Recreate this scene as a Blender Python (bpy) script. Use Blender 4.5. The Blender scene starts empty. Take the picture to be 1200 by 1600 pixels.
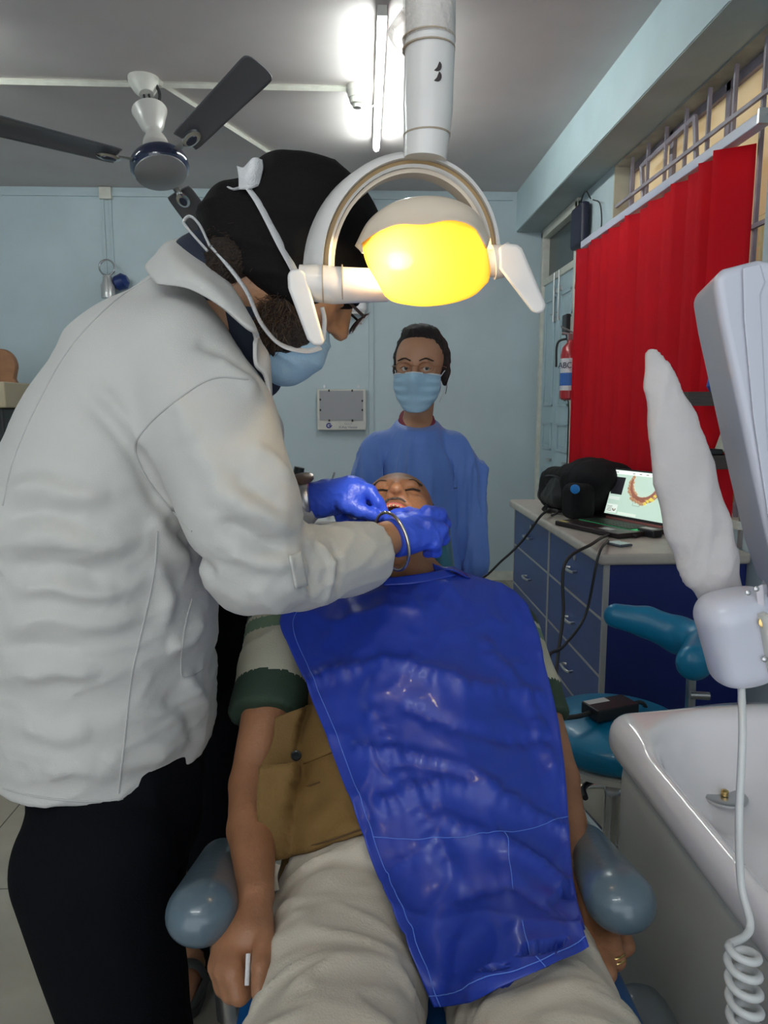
import bpy, math, random
import numpy as np
from mathutils import Vector, Matrix
from mathutils.bvhtree import BVHTree
random.seed(3); rng = np.random.RandomState(5)
S = bpy.context.scene
R = math.radians
# ------------------------------------------------------------------ camera
CAM_H, PITCH, YAW, FPX = 1.40, R(8.13), R(2.2), 1155.0
cd = bpy.data.cameras.new('camera'); cam = bpy.data.objects.new('camera', cd); S.collection.objects.link(cam)
cam.location = (0, 0, CAM_H); cam.rotation_euler = (R(90) - PITCH, 0, -YAW)
cd.sensor_fit = 'VERTICAL'; cd.sensor_height = 36; cd.lens = FPX * 36 / 1600; cd.clip_start = .02; cd.clip_end = 200
S.camera = cam
# ------------------------------------------------------------------ colour management, sky
S.view_settings.view_transform = 'Standard'; S.view_settings.look = 'None'
S.view_settings.gamma = 1; S.view_settings.use_curve_mapping = False
S.view_settings.exposure = 0.68
w = bpy.data.worlds.new('sky'); S.world = w; w.use_nodes = True
wb = w.node_tree.nodes['Background']; wb.inputs[0].default_value = (.88, .93, 1, 1); wb.inputs[1].default_value = 1.1
sd = bpy.data.lights.new("sun", "SUN"); sd.energy = 6.0; sd.angle = R(2); sd.color = (1, .95, .85); so = bpy.data.objects.new("sun", sd); S.collection.objects.link(so); so.rotation_euler = (0, R(-32), 0)
TUBE_E, LAMP_W, SPOT_W = 40.0, .5, 6.0
LPOSE = (.885, 3.22, R(-66), .39)

FW = np.array([math.sin(YAW)*math.cos(PITCH), math.cos(YAW)*math.cos(PITCH), -math.sin(PITCH)])
RT = np.array([math.cos(YAW), -math.sin(YAW), 0.]); UP = np.cross(RT, FW); C0 = np.array([0, 0, CAM_H])
def ray(px, py): return FW + RT*(px-600)/FPX + UP*(800-py)/FPX
def P(px, py, Y):                       # world point at room depth Y seen at that place of the photograph
    d = ray(px, py); return C0 + d*Y/d[1]
def PX(px, py, X):
    d = ray(px, py); return C0 + d*X/d[0]
def PZ(px, py, Z):
    d = ray(px, py); return C0 + d*(Z-CAM_H)/d[2]

# ------------------------------------------------------------------ materials
MATS = {}
def mat(name, col, rough=.6, metal=0, var=0, vscale=8, bump=0, bscale=60, emit=0, trans=0, alpha=1, sss=0, coat=0, wave=None, spec=None, sheen=0, stretch=None):
    if name in MATS: return MATS[name]
    m = bpy.data.materials.new(name); m.use_nodes = True; nt = m.node_tree; b = nt.nodes['Principled BSDF']
    c = (*col, 1) if len(col) == 3 else col
    b.inputs['Base Color'].default_value = c; b.inputs['Roughness'].default_value = rough; b.inputs['Metallic'].default_value = metal
    if spec is not None: b.inputs['Specular IOR Level'].default_value = spec
    if coat: b.inputs['Coat Weight'].default_value = coat; b.inputs['Coat Roughness'].default_value = .08
    if sheen: b.inputs['Sheen Weight'].default_value = sheen
    if sss: b.inputs['Subsurface Weight'].default_value = sss; b.inputs['Subsurface Radius'].default_value = (.01, .004, .002); b.inputs['Subsurface Scale'].default_value = 1
    if trans: b.inputs['Transmission Weight'].default_value = trans
    if alpha < 1: b.inputs['Alpha'].default_value = alpha
    if emit: b.inputs['Emission Color'].default_value = c; b.inputs['Emission Strength'].default_value = emit
    tc = nt.nodes.new('ShaderNodeTexCoord'); src = tc.outputs['Object']
    if stretch:
        mp = nt.nodes.new('ShaderNodeMapping'); mp.inputs['Scale'].default_value = stretch; nt.links.new(src, mp.inputs[0]); src = mp.outputs[0]
    if var:
        n = nt.nodes.new('ShaderNodeTexNoise'); n.inputs['Scale'].default_value = vscale; n.inputs['Detail'].default_value = 5; nt.links.new(src, n.inputs['Vector'])
        r = nt.nodes.new('ShaderNodeValToRGB'); nt.links.new(n.outputs[0], r.inputs[0])
        r.color_ramp.elements[0].position = .3; r.color_ramp.elements[1].position = .7
        r.color_ramp.elements[0].color = (*[max(0, x*(1-var)) for x in c[:3]], 1); r.color_ramp.elements[1].color = (*[min(1, x*(1+var)) for x in c[:3]], 1)
        nt.links.new(r.outputs[0], b.inputs['Base Color'])
    if bump:
        n = nt.nodes.new('ShaderNodeTexNoise'); n.inputs['Scale'].default_value = bscale; n.inputs['Detail'].default_value = 4; nt.links.new(src, n.inputs['Vector'])
        bp = nt.nodes.new('ShaderNodeBump'); bp.inputs['Strength'].default_value = bump; bp.inputs['Distance'].default_value = .01
        nt.links.new(n.outputs[0], bp.inputs['Height']); nt.links.new(bp.outputs[0], b.inputs['Normal'])
    MATS[name] = m; return m
wallm = mat('wall_paint', (.47, .565, .60), .55, var=.05, vscale=3, bump=.05, bscale=40)
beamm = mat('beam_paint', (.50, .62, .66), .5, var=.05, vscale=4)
ceilm = mat('ceiling_paint', (.62, .575, .565), .8, var=.06, vscale=2)
lintel = mat('mottled_grey_plaster', (.33, .34, .31), .8, var=.35, vscale=5)  # darker, mottled grey plaster under the window head
cream = mat('cream_paint', (.62, .62, .55), .45, var=.08, vscale=20)
doorp = mat('door_paint', (.42, .55, .60), .4, var=.06, vscale=6)
white = mat('white_plastic', (.72, .71, .72), .3, var=.03, vscale=6, coat=.3)
unitw = mat('unit_white_plastic', (.54, .55, .62), .32, var=.03, vscale=5, coat=.3)
offw = mat('off_white_plastic', (.58, .57, .52), .4, var=.05, vscale=20)
blackp = mat('black_plastic', (.012, .012, .014), .4)
blackf = mat('black_fabric', (.012, .012, .013), .85, bump=.3, bscale=200, spec=.2)
blackm = mat('black_rubber', (.02, .02, .02), .6)
chrome = mat('chrome', (.75, .75, .75), .15, 1)
steel = mat('brushed_steel', (.55, .55, .55), .35, 1)
brass = mat('brass', (.7, .5, .2), .25, 1)
darkwood = mat('dark_wood', (.055, .042, .036), .45, var=.3, vscale=10, stretch=(1, 12, 12))
brownwood = mat('brown_wood', (.28, .13, .06), .5, var=.25, vscale=10)
ceramic = mat('ceramic', (.78, .75, .76), .12, coat=.6)
teal = mat('turquoise_vinyl', (.003, .19, .36), .38, coat=.15, bump=.05, bscale=120)
greyv = mat('grey_vinyl', (.085, .125, .155), .3, coat=.35, bump=.05, bscale=60, var=.12, vscale=8)
bluev = mat('blue_vinyl', (.005, .09, .28), .4, coat=.2)
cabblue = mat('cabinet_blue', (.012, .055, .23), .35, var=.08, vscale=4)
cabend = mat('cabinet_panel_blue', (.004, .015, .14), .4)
marble = mat('worktop_laminate', (.48, .44, .39), .35, var=.12, vscale=12)
skinD = mat('brown_skin', (.36, .185, .095), .5, sss=.15, var=.08, vscale=25, bump=.12, bscale=180)
skinP = mat('dark_brown_skin', (.30, .135, .065), .48, sss=.12, var=.12, vscale=25, bump=.15, bscale=160)
skinW = mat('warm_brown_skin', (.44, .225, .13), .5, sss=.15, var=.06, vscale=20)
hairm = mat('black_hair', (.018, .012, .01), .55, bump=.9, bscale=240, stretch=(1, 4, 1))
beardm = mat('brown_hair', (.022, .012, .007), .55, bump=1., bscale=300, var=.5, vscale=160)
glovem = mat('blue_nitrile', (.035, .09, .62), .38, sss=0, bump=.2, bscale=110, var=.08, vscale=12)
coatm = mat('white_cotton', (.49, .485, .455), .8, bump=.12, bscale=500, sheen=.1)
trous = mat('black_trousers', (.004, .0045, .006), .9, bump=.2, bscale=300, spec=.08)
turbanm = mat('black_turban_cloth', (.006, .005, .005), .8, bump=.25, bscale=400, spec=.15)
navy = mat('navy_cloth', (.010, .016, .032), .8, bump=.2, bscale=300)
tiem = mat('white_tape', (.62, .62, .62), .7, bump=.3, bscale=500)
maskm = mat('blue_mask', (.36, .55, .70), .75, bump=.15, bscale=300)
maskw = mat('mask_edge', (.66, .68, .70), .75)
gownm = mat('blue_gown', (.11, .22, .60), .6, bump=.1, bscale=300, sheen=.2)
maroon = mat('maroon_cloth', (.20, .015, .04), .8)
bibm = mat('blue_bib_vinyl', (.012, .038, .33), .42, coat=.10, bump=.06, bscale=35)
thread = mat('pale_thread', (.10, .20, .62), .8)
vestm = mat('olive_brown_cotton', (.150, .082, .018), .8, bump=.2, bscale=300, var=.1, vscale=8)
vestd = mat('brown_stitching', (.07, .035, .01), .8)
pantm = mat('beige_cotton', (.50, .45, .37), .85, bump=.15, bscale=400)
polog = mat('green_knit', (.022, .045, .026), .85, bump=.2, bscale=400)
poloc = mat('cream_knit', (.42, .40, .30), .85, bump=.2, bscale=400)
poloa = mat('sage_knit', (.12, .19, .12), .85)
sleevem = mat('white_cloth_sleeve', (.52, .49, .48), .85, bump=.2, bscale=60, var=.08, vscale=9)
teethm = mat('teeth', (.62, .50, .30), .25)
gumm = mat('gums', (.55, .12, .10), .35)
lipm = mat('lips', (.22, .09, .07), .45)
mouthm = mat('mouth_inside', (.10, .02, .015), .5)
eyew = mat('eye_white', (.6, .57, .53), .25)
pupil = mat('dark_iris', (.012, .008, .006), .2)
redm = mat('extinguisher_red', (.38, .012, .02), .3, coat=.4)
glassm = mat('clear_lens', (.95, .95, .95), .05, trans=1)

# ------------------------------------------------------------------ object helpers
COL = S.collection
def tag(o, label=None, cat=None, group=None, kind=None):
    if label: o['label'] = label
    if cat: o['category'] = cat
    if group: o['group'] = group
    if kind: o['kind'] = kind
    return o
def thing(name, label, cat, loc=(0, 0, 0), group=None, kind=None):
    o = bpy.data.objects.new(name, None); COL.objects.link(o); o.location = Vector(loc); o.empty_display_size = .05
    return tag(o, label, cat, group, kind)
def wloc(o):
    v = Vector((0, 0, 0))
    while o: v += o.location; o = o.parent
    return v
def link(name, verts, faces, m, parent=None, smooth=False, matidx=None):
    me = bpy.data.meshes.new(name)
    if isinstance(verts, np.ndarray): verts = verts.astype(float)
    V = np.array(verts, float)
    off = np.zeros(3)
    if parent is not None: off = np.array(wloc(parent))
    else: off = np.array([(V[:, 0].min()+V[:, 0].max())/2, (V[:, 1].min()+V[:, 1].max())/2, V[:, 2].min()])
    loc = off if parent is None else np.zeros(3)
    V = V - off
    me.from_pydata([tuple(v) for v in V], [], [tuple(int(i) for i in f) for f in faces])
    for mm in (m if isinstance(m, (list, tuple)) else [m]): me.materials.append(mm)
    if smooth: me.polygons.foreach_set('use_smooth', [True]*len(me.polygons))
    if matidx is not None: me.polygons.foreach_set('material_index', [int(i) for i in matidx])
    me.validate(); me.update()
    o = bpy.data.objects.new(name, me); COL.objects.link(o); o.location = Vector(loc)
    if parent is not None: o.parent = parent
    return o
class MB:                                # collects shapes (world coordinates), built into one mesh
    def __init__(s): s.v = []; s.f = []; s.mi = []
    def add(s, v, f, mi=0):
        n = len(s.v); s.v += [tuple(map(float, x)) for x in v]; s.f += [tuple(i+n for i in q) for q in f]; s.mi += [mi]*len(f)
    def box(s, a, b, mi=0, M=None):
        a = np.minimum(a, b)*1.0, np.maximum(a, b)*1.0; lo, hi = a
        v = [(x, y, z) for x in (lo[0], hi[0]) for y in (lo[1], hi[1]) for z in (lo[2], hi[2])]
        if M is not None: v = [tuple(M @ Vector(p)) for p in v]
        s.add(v, [(0, 1, 3, 2), (4, 6, 7, 5), (0, 4, 5, 1), (2, 3, 7, 6), (0, 2, 6, 4), (1, 5, 7, 3)], mi)
    def tube(s, pts, r, n=10, mi=0, closed=False, flat=None):
        pts = [np.array(p, float) for p in pts]; m = len(pts)
        rs = r if hasattr(r, '__len__') else [r]*m
        t = [pts[min(i+1, m-1)]-pts[max(i-1, 0)] for i in range(m)]
        if closed: t = [pts[(i+1) % m]-pts[i-1] for i in range(m)]
        t = [x/(np.linalg.norm(x)+1e-12) for x in t]
        u = np.cross(t[0], (0, 0, 1)); u = u if np.linalg.norm(u) > .1 else np.cross(t[0], (1, 0, 0)); u /= np.linalg.norm(u)
        v = []; f = []
        for i in range(m):
            u = u-t[i]*np.dot(u, t[i]); u /= np.linalg.norm(u); k = np.cross(t[i], u)
            for j in range(n):
                a = 2*math.pi*j/n; v.append(pts[i]+(u*math.cos(a)+k*math.sin(a)*(flat or 1))*rs[i])
        for i in range(m if closed else m-1):
            for j in range(n):
                a, b = i*n+j, i*n+(j+1) % n; c, d = ((i+1) % m)*n+(j+1) % n, ((i+1) % m)*n+j
                f.append((a, b, c, d))
        if not closed: f += [tuple(range(n))[::-1], tuple((m-1)*n+j for j in range(n))]
        s.add(v, f, mi)
    def lathe(s, prof, c, axis=(0, 0, 1), n=28, mi=0):          # prof: (radius, height)
        ax = np.array(axis, float); ax /= np.linalg.norm(ax); u = np.cross(ax, (0, 1, 0)); u = u if np.linalg.norm(u) > .1 else np.cross(ax, (1, 0, 0)); u /= np.linalg.norm(u); k = np.cross(ax, u)
        v = []; f = []; c = np.array(c, float)
        for r, h in prof:
            for j in range(n):
                a = 2*math.pi*j/n; v.append(c+ax*h+(u*math.cos(a)+k*math.sin(a))*max(r, 1e-4))
        for i in range(len(prof)-1):
            for j in range(n): f.append((i*n+j, i*n+(j+1) % n, (i+1)*n+(j+1) % n, (i+1)*n+j))
        f += [tuple(range(n))[::-1], tuple((len(prof)-1)*n+j for j in range(n))]
        s.add(v, f, mi)
    def build(s, name, m, parent=None, smooth=False, bevel=0, seg=2):
        o = link(name, s.v, s.f, m, parent, smooth, s.mi)
        if bevel:
            md = o.modifiers.new('bevel', 'BEVEL'); md.width = bevel; md.segments = seg; md.limit_method = 'ANGLE'; md.angle_limit = R(40)
            o.data.polygons.foreach_set('use_smooth', [True]*len(o.data.polygons))
            wn = o.modifiers.new('wn', 'WEIGHTED_NORMAL')
        elif smooth:
            try: o.data.set_sharp_from_angle(angle=R(42))
            except Exception: pass
        return o
def box(name, a, b, m, parent=None, bevel=0, M=None):
    q = MB(); q.box(a, b, M=M); return q.build(name, m, parent, bevel=bevel)
def tube(name, pts, r, m, parent=None, n=10, closed=False, flat=None):
    q = MB(); q.tube(pts, r, n, closed=closed, flat=flat); return q.build(name, m, parent, smooth=True)
def cr(pts, k=8):                        # Catmull-Rom through points
    pts = [np.array(p, float) for p in pts]; q = [2*pts[0]-pts[1]]+pts+[2*pts[-1]-pts[-2]]; out = []
    for i in range(1, len(q)-2):
        for j in range(k):
            t = j/k; out.append(.5*((2*q[i])+(-q[i-1]+q[i+1])*t+(2*q[i-1]-5*q[i]+4*q[i+1]-q[i+2])*t*t+(-q[i-1]+3*q[i]-3*q[i+1]+q[i+2])*t**3))
    out.append(q[-2]); return out
def crgrid(G, k=6):
    rows = [cr(r, k) for r in G]; cols = list(zip(*rows)); return np.array([cr(c, k) for c in cols]).transpose(1, 0, 2)
def sheetmesh(name, A, m, parent=None, thick=.002, smooth=True, sub=0):
    a, b = A.shape[:2]; v = A.reshape(-1, 3)
    f = [(i*b+j, i*b+j+1, (i+1)*b+j+1, (i+1)*b+j) for i in range(a-1) for j in range(b-1)]
    o = link(name, v, f, m, parent, smooth)
    md = o.modifiers.new('solid', 'SOLIDIFY'); md.thickness = thick; md.offset = 0
    if sub: s = o.modifiers.new('sub', 'SUBSURF'); s.levels = sub; s.render_levels = sub
    return o
def sheet(name, G, m, parent=None, thick=.002, k=6): return sheetmesh(name, crgrid([[P(*q) for q in r] for r in G], k), m, parent, thick)

# ------------------------------------------------------------------ implicit bodies (numpy surface nets)
def frame(f, u):
    f = np.array(f, float); f /= np.linalg.norm(f); u = np.array(u, float); u -= f*np.dot(u, f); u /= np.linalg.norm(u)
    return np.stack([np.cross(f, u), f, u], 1)            # columns x (their right side), y forward, z up
I3 = np.eye(3)
class Cone:
    def __init__(s, a, b, ra, rb, Rm=None, sc=(1, 1, 1), k=.02, mode='u'):
        s.a = np.array(a, float); s.b = np.array(b, float); s.ra, s.rb = ra, rb; s.R = I3 if Rm is None else Rm; s.sc = np.array(sc, float); s.k = k*.4; s.mode = mode
        m = max(ra, rb)*s.sc.max(); s.lo = np.minimum(s.a, s.b)-m; s.hi = np.maximum(s.a, s.b)+m
    def ev(s, p):
        q = (p @ s.R)/s.sc; a = (s.a @ s.R)/s.sc; b = (s.b @ s.R)/s.sc
        ab = b-a; t = np.clip(((q-a) @ ab)/(ab @ ab+1e-12), 0, 1)
        return (np.linalg.norm(q-a-t[:, None]*ab, axis=1)-(s.ra+(s.rb-s.ra)*t))*min(1, s.sc.min()*1.1)
class Ell:
    def __init__(s, c, r, Rm=None, k=.02, mode='u'):
        s.c = np.array(c, float); s.r = np.array(r, float); s.R = I3 if Rm is None else Rm; s.k = k; s.mode = mode
        m = s.r.max(); s.lo = s.c-m; s.hi = s.c+m
    def ev(s, p):
        q = (p-s.c) @ s.R; k0 = np.linalg.norm(q/s.r, axis=1); k1 = np.linalg.norm(q/s.r**2, axis=1)+1e-9
        return k0*(k0-1)/k1
class Box:
    def __init__(s, c, h, rd, Rm=None, k=.0, mode='u'):
        s.c = np.array(c, float); s.h = np.array(h, float)-rd; s.rd = rd; s.R = I3 if Rm is None else Rm; s.k = k; s.mode = mode
        m = np.linalg.norm(h); s.lo = s.c-m; s.hi = s.c+m
    def ev(s, p):
        q = np.abs((p-s.c) @ s.R)-s.h
        return np.linalg.norm(np.maximum(q, 0), axis=1)+np.minimum(q.max(1), 0)-s.rd
class Half:                              # keeps the side where (p-c).n < 0
    def __init__(s, c, n, k=.004): s.c = np.array(c, float); s.n = np.array(n, float)/np.linalg.norm(n); s.k = k; s.mode = 'i'; s.lo = s.hi = None
    def ev(s, p): return (p-s.c) @ s.n
def smin(a, b, k):
    if k <= 0: return np.minimum(a, b)
    h = np.maximum(k-np.abs(a-b), 0)/k; return np.minimum(a, b)-h*h*k*.25
def nets(prims, res):
    us = [p for p in prims if p.mode == 'u']
    lo = np.min([p.lo for p in us], 0)-3*res; hi = np.max([p.hi for p in us], 0)+3*res
    n = np.ceil((hi-lo)/res).astype(int)+1; F = np.full(n, 1.0)
    ax = [lo[i]+res*np.arange(n[i]) for i in range(3)]
    for p in prims:
        if p.lo is None: sl = [slice(0, n[i]) for i in range(3)]
        else:
            a = np.clip(np.floor((p.lo-p.k-3*res-lo)/res).astype(int), 0, n); b = np.clip(np.ceil((p.hi+p.k+3*res-lo)/res).astype(int)+1, 0, n); sl = [slice(a[i], b[i]) for i in range(3)]
            if any(a >= b): continue
        g = np.stack(np.meshgrid(*[ax[i][sl[i]] for i in range(3)], indexing='ij'), -1); sh = g.shape[:3]
        d = p.ev(g.reshape(-1, 3)).reshape(sh); f = F[tuple(sl)]
        if p.mode == 'u': f = smin(f, d, p.k)
        elif p.mode == 's': f = -smin(-f, d, p.k)
        else: f = -smin(-f, -d, p.k)
        F[tuple(sl)] = f
    ins = F < 0
    c = np.zeros((n[0]-1, n[1]-1, n[2]-1, 3)); cnt = np.zeros(c.shape[:3])
    corner = lambda i, j, k, A: A[i:n[0]-1+i, j:n[1]-1+j, k:n[2]-1+k]
    E = [((i, j, k), (i+d[0], j+d[1], k+d[2])) for d in ((1, 0, 0), (0, 1, 0), (0, 0, 1)) for i in (0, 1) for j in (0, 1) for k in (0, 1) if max(i+d[0], j+d[1], k+d[2]) < 2]
    for a, b in E:
        fa = corner(*a, F); fb = corner(*b, F); x = (fa < 0) != (fb < 0)
        t = np.where(x, fa/np.where(x, fa-fb, 1), 0)
        for q in range(3): c[..., q] += np.where(x, a[q]+(b[q]-a[q])*t, 0)
        cnt += x
    act = cnt > 0; idx = np.full(act.shape, -1); idx[act] = np.arange(act.sum())
    ii = np.argwhere(act); V = lo+res*(ii+c[act]/cnt[act][:, None]); faces = []
    for d in range(3):
        o1, o2 = [(1, 2), (2, 0), (0, 1)][d]
        A = np.take(ins, range(0, n[d]-1), d); B = np.take(ins, range(1, n[d]), d)
        e = np.argwhere(A != B); 
        if not len(e): continue
        e = e[(e[:, o1] > 0) & (e[:, o2] > 0) & (e[:, o1] < n[o1]-1) & (e[:, o2] < n[o2]-1)]
        fl = A[e[:, 0], e[:, 1], e[:, 2]]
        def cell(u, v):
            q = e.copy(); q[:, o1] -= u; q[:, o2] -= v; return idx[q[:, 0], q[:, 1], q[:, 2]]
        Q = np.stack([cell(1, 1), cell(0, 1), cell(0, 0), cell(1, 0)], 1); Q[~fl] = Q[~fl][:, ::-1]; faces.append(Q)
    return V, np.concatenate(faces)
def vnorm(V, Fc):
    N = np.zeros_like(V); a = V[Fc[:, 2]]-V[Fc[:, 0]]; b = V[Fc[:, 3]]-V[Fc[:, 1]]; fn = np.cross(a, b)
    for i in range(4): np.add.at(N, Fc[:, i], fn)
    return N/(np.linalg.norm(N, axis=1)[:, None]+1e-12)
def smoothv(V, Fc, it=1):
    for _ in range(it):
        A = np.zeros_like(V); n = np.zeros(len(V))
        for i in range(4):
            np.add.at(A, Fc[:, i], V[Fc[:, (i+1) % 4]]); np.add.at(n, Fc[:, i], 1); np.add.at(A, Fc[:, i], V[Fc[:, (i+3) % 4]]); np.add.at(n, Fc[:, i], 1)
        V = V*.4+.6*A/n[:, None]
    return V
def body(name, prims, res, m, parent=None, disp=None, matfn=None, sm=1):
    V, Fc = nets(prims, res)
    if sm: V = smoothv(V, Fc, sm)
    if disp is not None:
        for fn in (disp if isinstance(disp, list) else [disp]): V = V+vnorm(V, Fc)*fn(V)[:, None]
    mi = matfn(V[Fc].mean(1)) if matfn else None
    o = link(name, V, Fc, m, parent, True, mi); o['_bvh'] = 0; del o['_bvh']
    GEO[o.name] = (V, Fc); return o
GEO = {}
def bvh(*os):
    V = []; Fc = []; n = 0
    for o in os:
        v, f = GEO[o.name]; V.append(v); Fc.append(f+n); n += len(v)
    return BVHTree.FromPolygons([tuple(x) for x in np.concatenate(V)], [tuple(map(int, x)) for x in np.concatenate(Fc)])
def hit(tree, px, py, off=0):
    d = ray(px, py); d = d/np.linalg.norm(d); r = tree.ray_cast(Vector(C0), Vector(d))
    if r[0] is None: return None
    return np.array(r[0])-d*off
def hits(tree, pts, off=.001, k=6):
    out = []
    for q in cr([(*p, 0) for p in pts], k):
        h = hit(tree, q[0], q[1], off)
        if h is not None: out.append(h)
    return out
def noise(V, f, seed=0, st=(1, 1, 1), oct=3):     # smooth pseudo noise from summed warped sines
    r = np.random.RandomState(seed); q = V*np.array(st); o = np.zeros(len(V)); a = 1; tot = 0
    for _ in range(oct):
        for _ in range(3):
            d = r.normal(size=3); d /= np.linalg.norm(d); e = r.normal(size=3); e /= np.linalg.norm(e)
            o += a*np.sin((q @ d)*f+1.6*np.sin((q @ e)*f*.7+r.rand()*6)+r.rand()*6)/3
        tot += a; a *= .5; f *= 1.9
    return o/tot
def ridge(V, f, seed=0, st=(1, 1, 1)): return (1-np.abs(noise(V, f, seed, st, 2)))**4
def foldfn(tree, folds):
    segs = []
    for pts, amp, wd in folds:
        h = hits(tree, pts, 0, 4)
        if len(h) > 1: segs.append((np.array(h), amp, wd))
    def fn(V):
        o = np.zeros(len(V))
        for H, amp, wd in segs:
            d = np.full(len(V), 9.); tt = np.zeros(len(V)); n = len(H)-1
            sel = ((V > H.min(0)-4*wd) & (V < H.max(0)+4*wd)).all(1); U = V[sel]
            if not len(U): continue
            dd = np.full(len(U), 9.); tq = np.zeros(len(U))
            for i in range(n):
                a, b = H[i], H[i+1]; ab = b-a; t = np.clip(((U-a) @ ab)/(ab @ ab+1e-12), 0, 1)
                x = np.linalg.norm(U-a-t[:, None]*ab, axis=1); c = x < dd; dd[c] = x[c]; tq[c] = (i+t[c])/n
            o[sel] += amp*np.exp(-(dd/wd)**2)*np.clip(np.sin(math.pi*np.clip(tq, .04, .96))*1.6, 0, 1)
        return o
    return fn
def patch(name, quad, tree, off, m, parent, thick=.003, n=14, wr=0, seed=1):   # cloth piece laid on a body; quad = rows of (px,py)
    G = crgrid([[(*q, 0) for q in r] for r in quad], n); A = np.zeros(G.shape); last = None
    D = np.full(G.shape[:2], np.nan)
    for i in range(G.shape[0]):
        for j in range(G.shape[1]):
            h = hit(tree, G[i, j, 0], G[i, j, 1])
            if h is not None: D[i, j] = np.linalg.norm(h-C0)
    md = np.nanmedian(D); D = np.where(np.isnan(D) | (np.abs(D-md) > .25), md, D)
    for _ in range(4):
        Q = np.pad(D, 1, mode='edge'); D = np.minimum(D, (Q[:-2, 1:-1]+Q[2:, 1:-1]+Q[1:-1, :-2]+Q[1:-1, 2:])/4+.002)
    for i in range(G.shape[0]):
        for j in range(G.shape[1]):
            d = ray(G[i, j, 0], G[i, j, 1]); d /= np.linalg.norm(d); A[i, j] = C0+d*(D[i, j]-off)
    if wr: A = A-FW*(noise(A.reshape(-1, 3), 60, seed).reshape(A.shape[:2])*wr)[..., None]
    return sheetmesh(name, A, m, parent, thick)
def text(name, body_, loc, size, m, parent, xdir, up, ext=.0005):
    c = bpy.data.curves.new(name, 'FONT'); c.body = body_; c.size = size; c.extrude = ext; c.align_x = 'CENTER'; c.align_y = 'CENTER'; c.materials.append(m)
    t = bpy.data.objects.new(name+'_src', c); COL.objects.link(t)
    dg = bpy.context.evaluated_depsgraph_get(); me = bpy.data.meshes.new_from_object(t.evaluated_get(dg)); bpy.data.objects.remove(t)
    x = np.array(xdir, float); x /= np.linalg.norm(x); u = np.array(up, float); u -= x*(u @ x); u /= np.linalg.norm(u); nn = np.cross(x, u)
    for v in me.vertices:
        q = np.array(loc)+x*v.co.x+u*v.co.y+nn*v.co.z-np.array(wloc(parent)); v.co = Vector(q)
    o = bpy.data.objects.new(name, me); COL.objects.link(o); o.parent = parent
    if not me.materials: me.materials.append(m)
    return o
# ================================================================== THE ROOM
BW, XR, CZ, BZ = 5.85, 1.44, 3.01, 2.72          # back wall, right wall, ceiling height, underside of beam
def struct(o): o['kind'] = 'structure'; return o
tile = mat('floor_tiles', (.30, .275, .22), .25, coat=.2)
nt = tile.node_tree; b = nt.nodes['Principled BSDF']; tc = nt.nodes.new('ShaderNodeTexCoord'); br = nt.nodes.new('ShaderNodeTexBrick'); mp = nt.nodes.new('ShaderNodeMapping')
mp.inputs['Location'].default_value = (.1, -.055, 0)
nt.links.new(tc.outputs['Object'], mp.inputs[0]); nt.links.new(mp.outputs[0], br.inputs[0]); br.offset = 0; br.inputs['Scale'].default_value = 1; br.inputs['Brick Width'].default_value = .6; br.inputs['Row Height'].default_value = .6
br.inputs['Mortar Size'].default_value = .0025; br.inputs['Color1'].default_value = (.33, .30, .24, 1); br.inputs['Color2'].default_value = (.30, .275, .22, 1); br.inputs['Mortar'].default_value = (.10, .09, .07, 1)
nz = nt.nodes.new('ShaderNodeTexNoise'); nz.inputs['Scale'].default_value = 5; nz.inputs['Detail'].default_value = 6; nt.links.new(tc.outputs['Object'], nz.inputs[0])
mx = nt.nodes.new('ShaderNodeMixRGB'); mx.blend_type = 'OVERLAY'; mx.inputs[0].default_value = .35; nt.links.new(br.outputs[0], mx.inputs[1]); nt.links.new(nz.outputs[0], mx.inputs[2]); nt.links.new(mx.outputs[0], b.inputs['Base Color'])
struct(box('floor', (-3.2, -2.2, -.1), (2.2, BW+.3, 0), tile))
struct(box('ceiling', (-3.2, -2.2, CZ), (2.0, BW+.3, CZ+.15), ceilm))
struct(box('wall_back', (-3.2, BW, 0), (2.0, BW+.2, CZ), wallm))
struct(box('wall_left', (-3.2, -2.2, 0), (-3.0, BW, CZ), wallm))
q = MB(); WY0, WY1, DY0, DY1 = 2.66, 4.27, 4.92, 5.74; T = XR+.24
q.box((XR, -2.2, 0), (T, WY0, CZ)); q.box((XR, WY1, 0), (T, DY0-.06, CZ)); q.box((XR, DY1+.05, 0), (T, BW, CZ)); q.box((XR, WY0, 0), (T, WY1, .95)); q.box((XR, DY0-.06, BZ-.02), (T, DY1+.05, CZ)); q.box((XR, WY0, BZ+.001), (T, WY1, CZ))
struct(q.build('wall_right', wallm))
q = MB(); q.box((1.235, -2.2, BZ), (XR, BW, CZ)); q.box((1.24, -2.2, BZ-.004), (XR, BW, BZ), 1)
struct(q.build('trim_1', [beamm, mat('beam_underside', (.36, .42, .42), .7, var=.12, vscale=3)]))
box('window_reveal', (XR+.001, WY1-.012, .95), (T, WY1, BZ), mat('reveal_cream', (.52, .50, .40), .6, var=.1, vscale=8))['kind'] = 'structure'
bpy.data.objects['window_reveal'].name = 'trim_2'
struct(box('trim_3', (XR-.02, WY0, .945), (T, WY1, .975), cream))
struct(box('trim_4', (XR, WY0, BZ-.012), (XR+.16, WY1, BZ), lintel))
struct(box('baseboard_back', (-3.0, BW-.015, 0), (XR, BW, .075), cream))
struct(box('baseboard_right', (XR-.012, -2.2, 0), (XR, 2.5, .075), cream))
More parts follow.
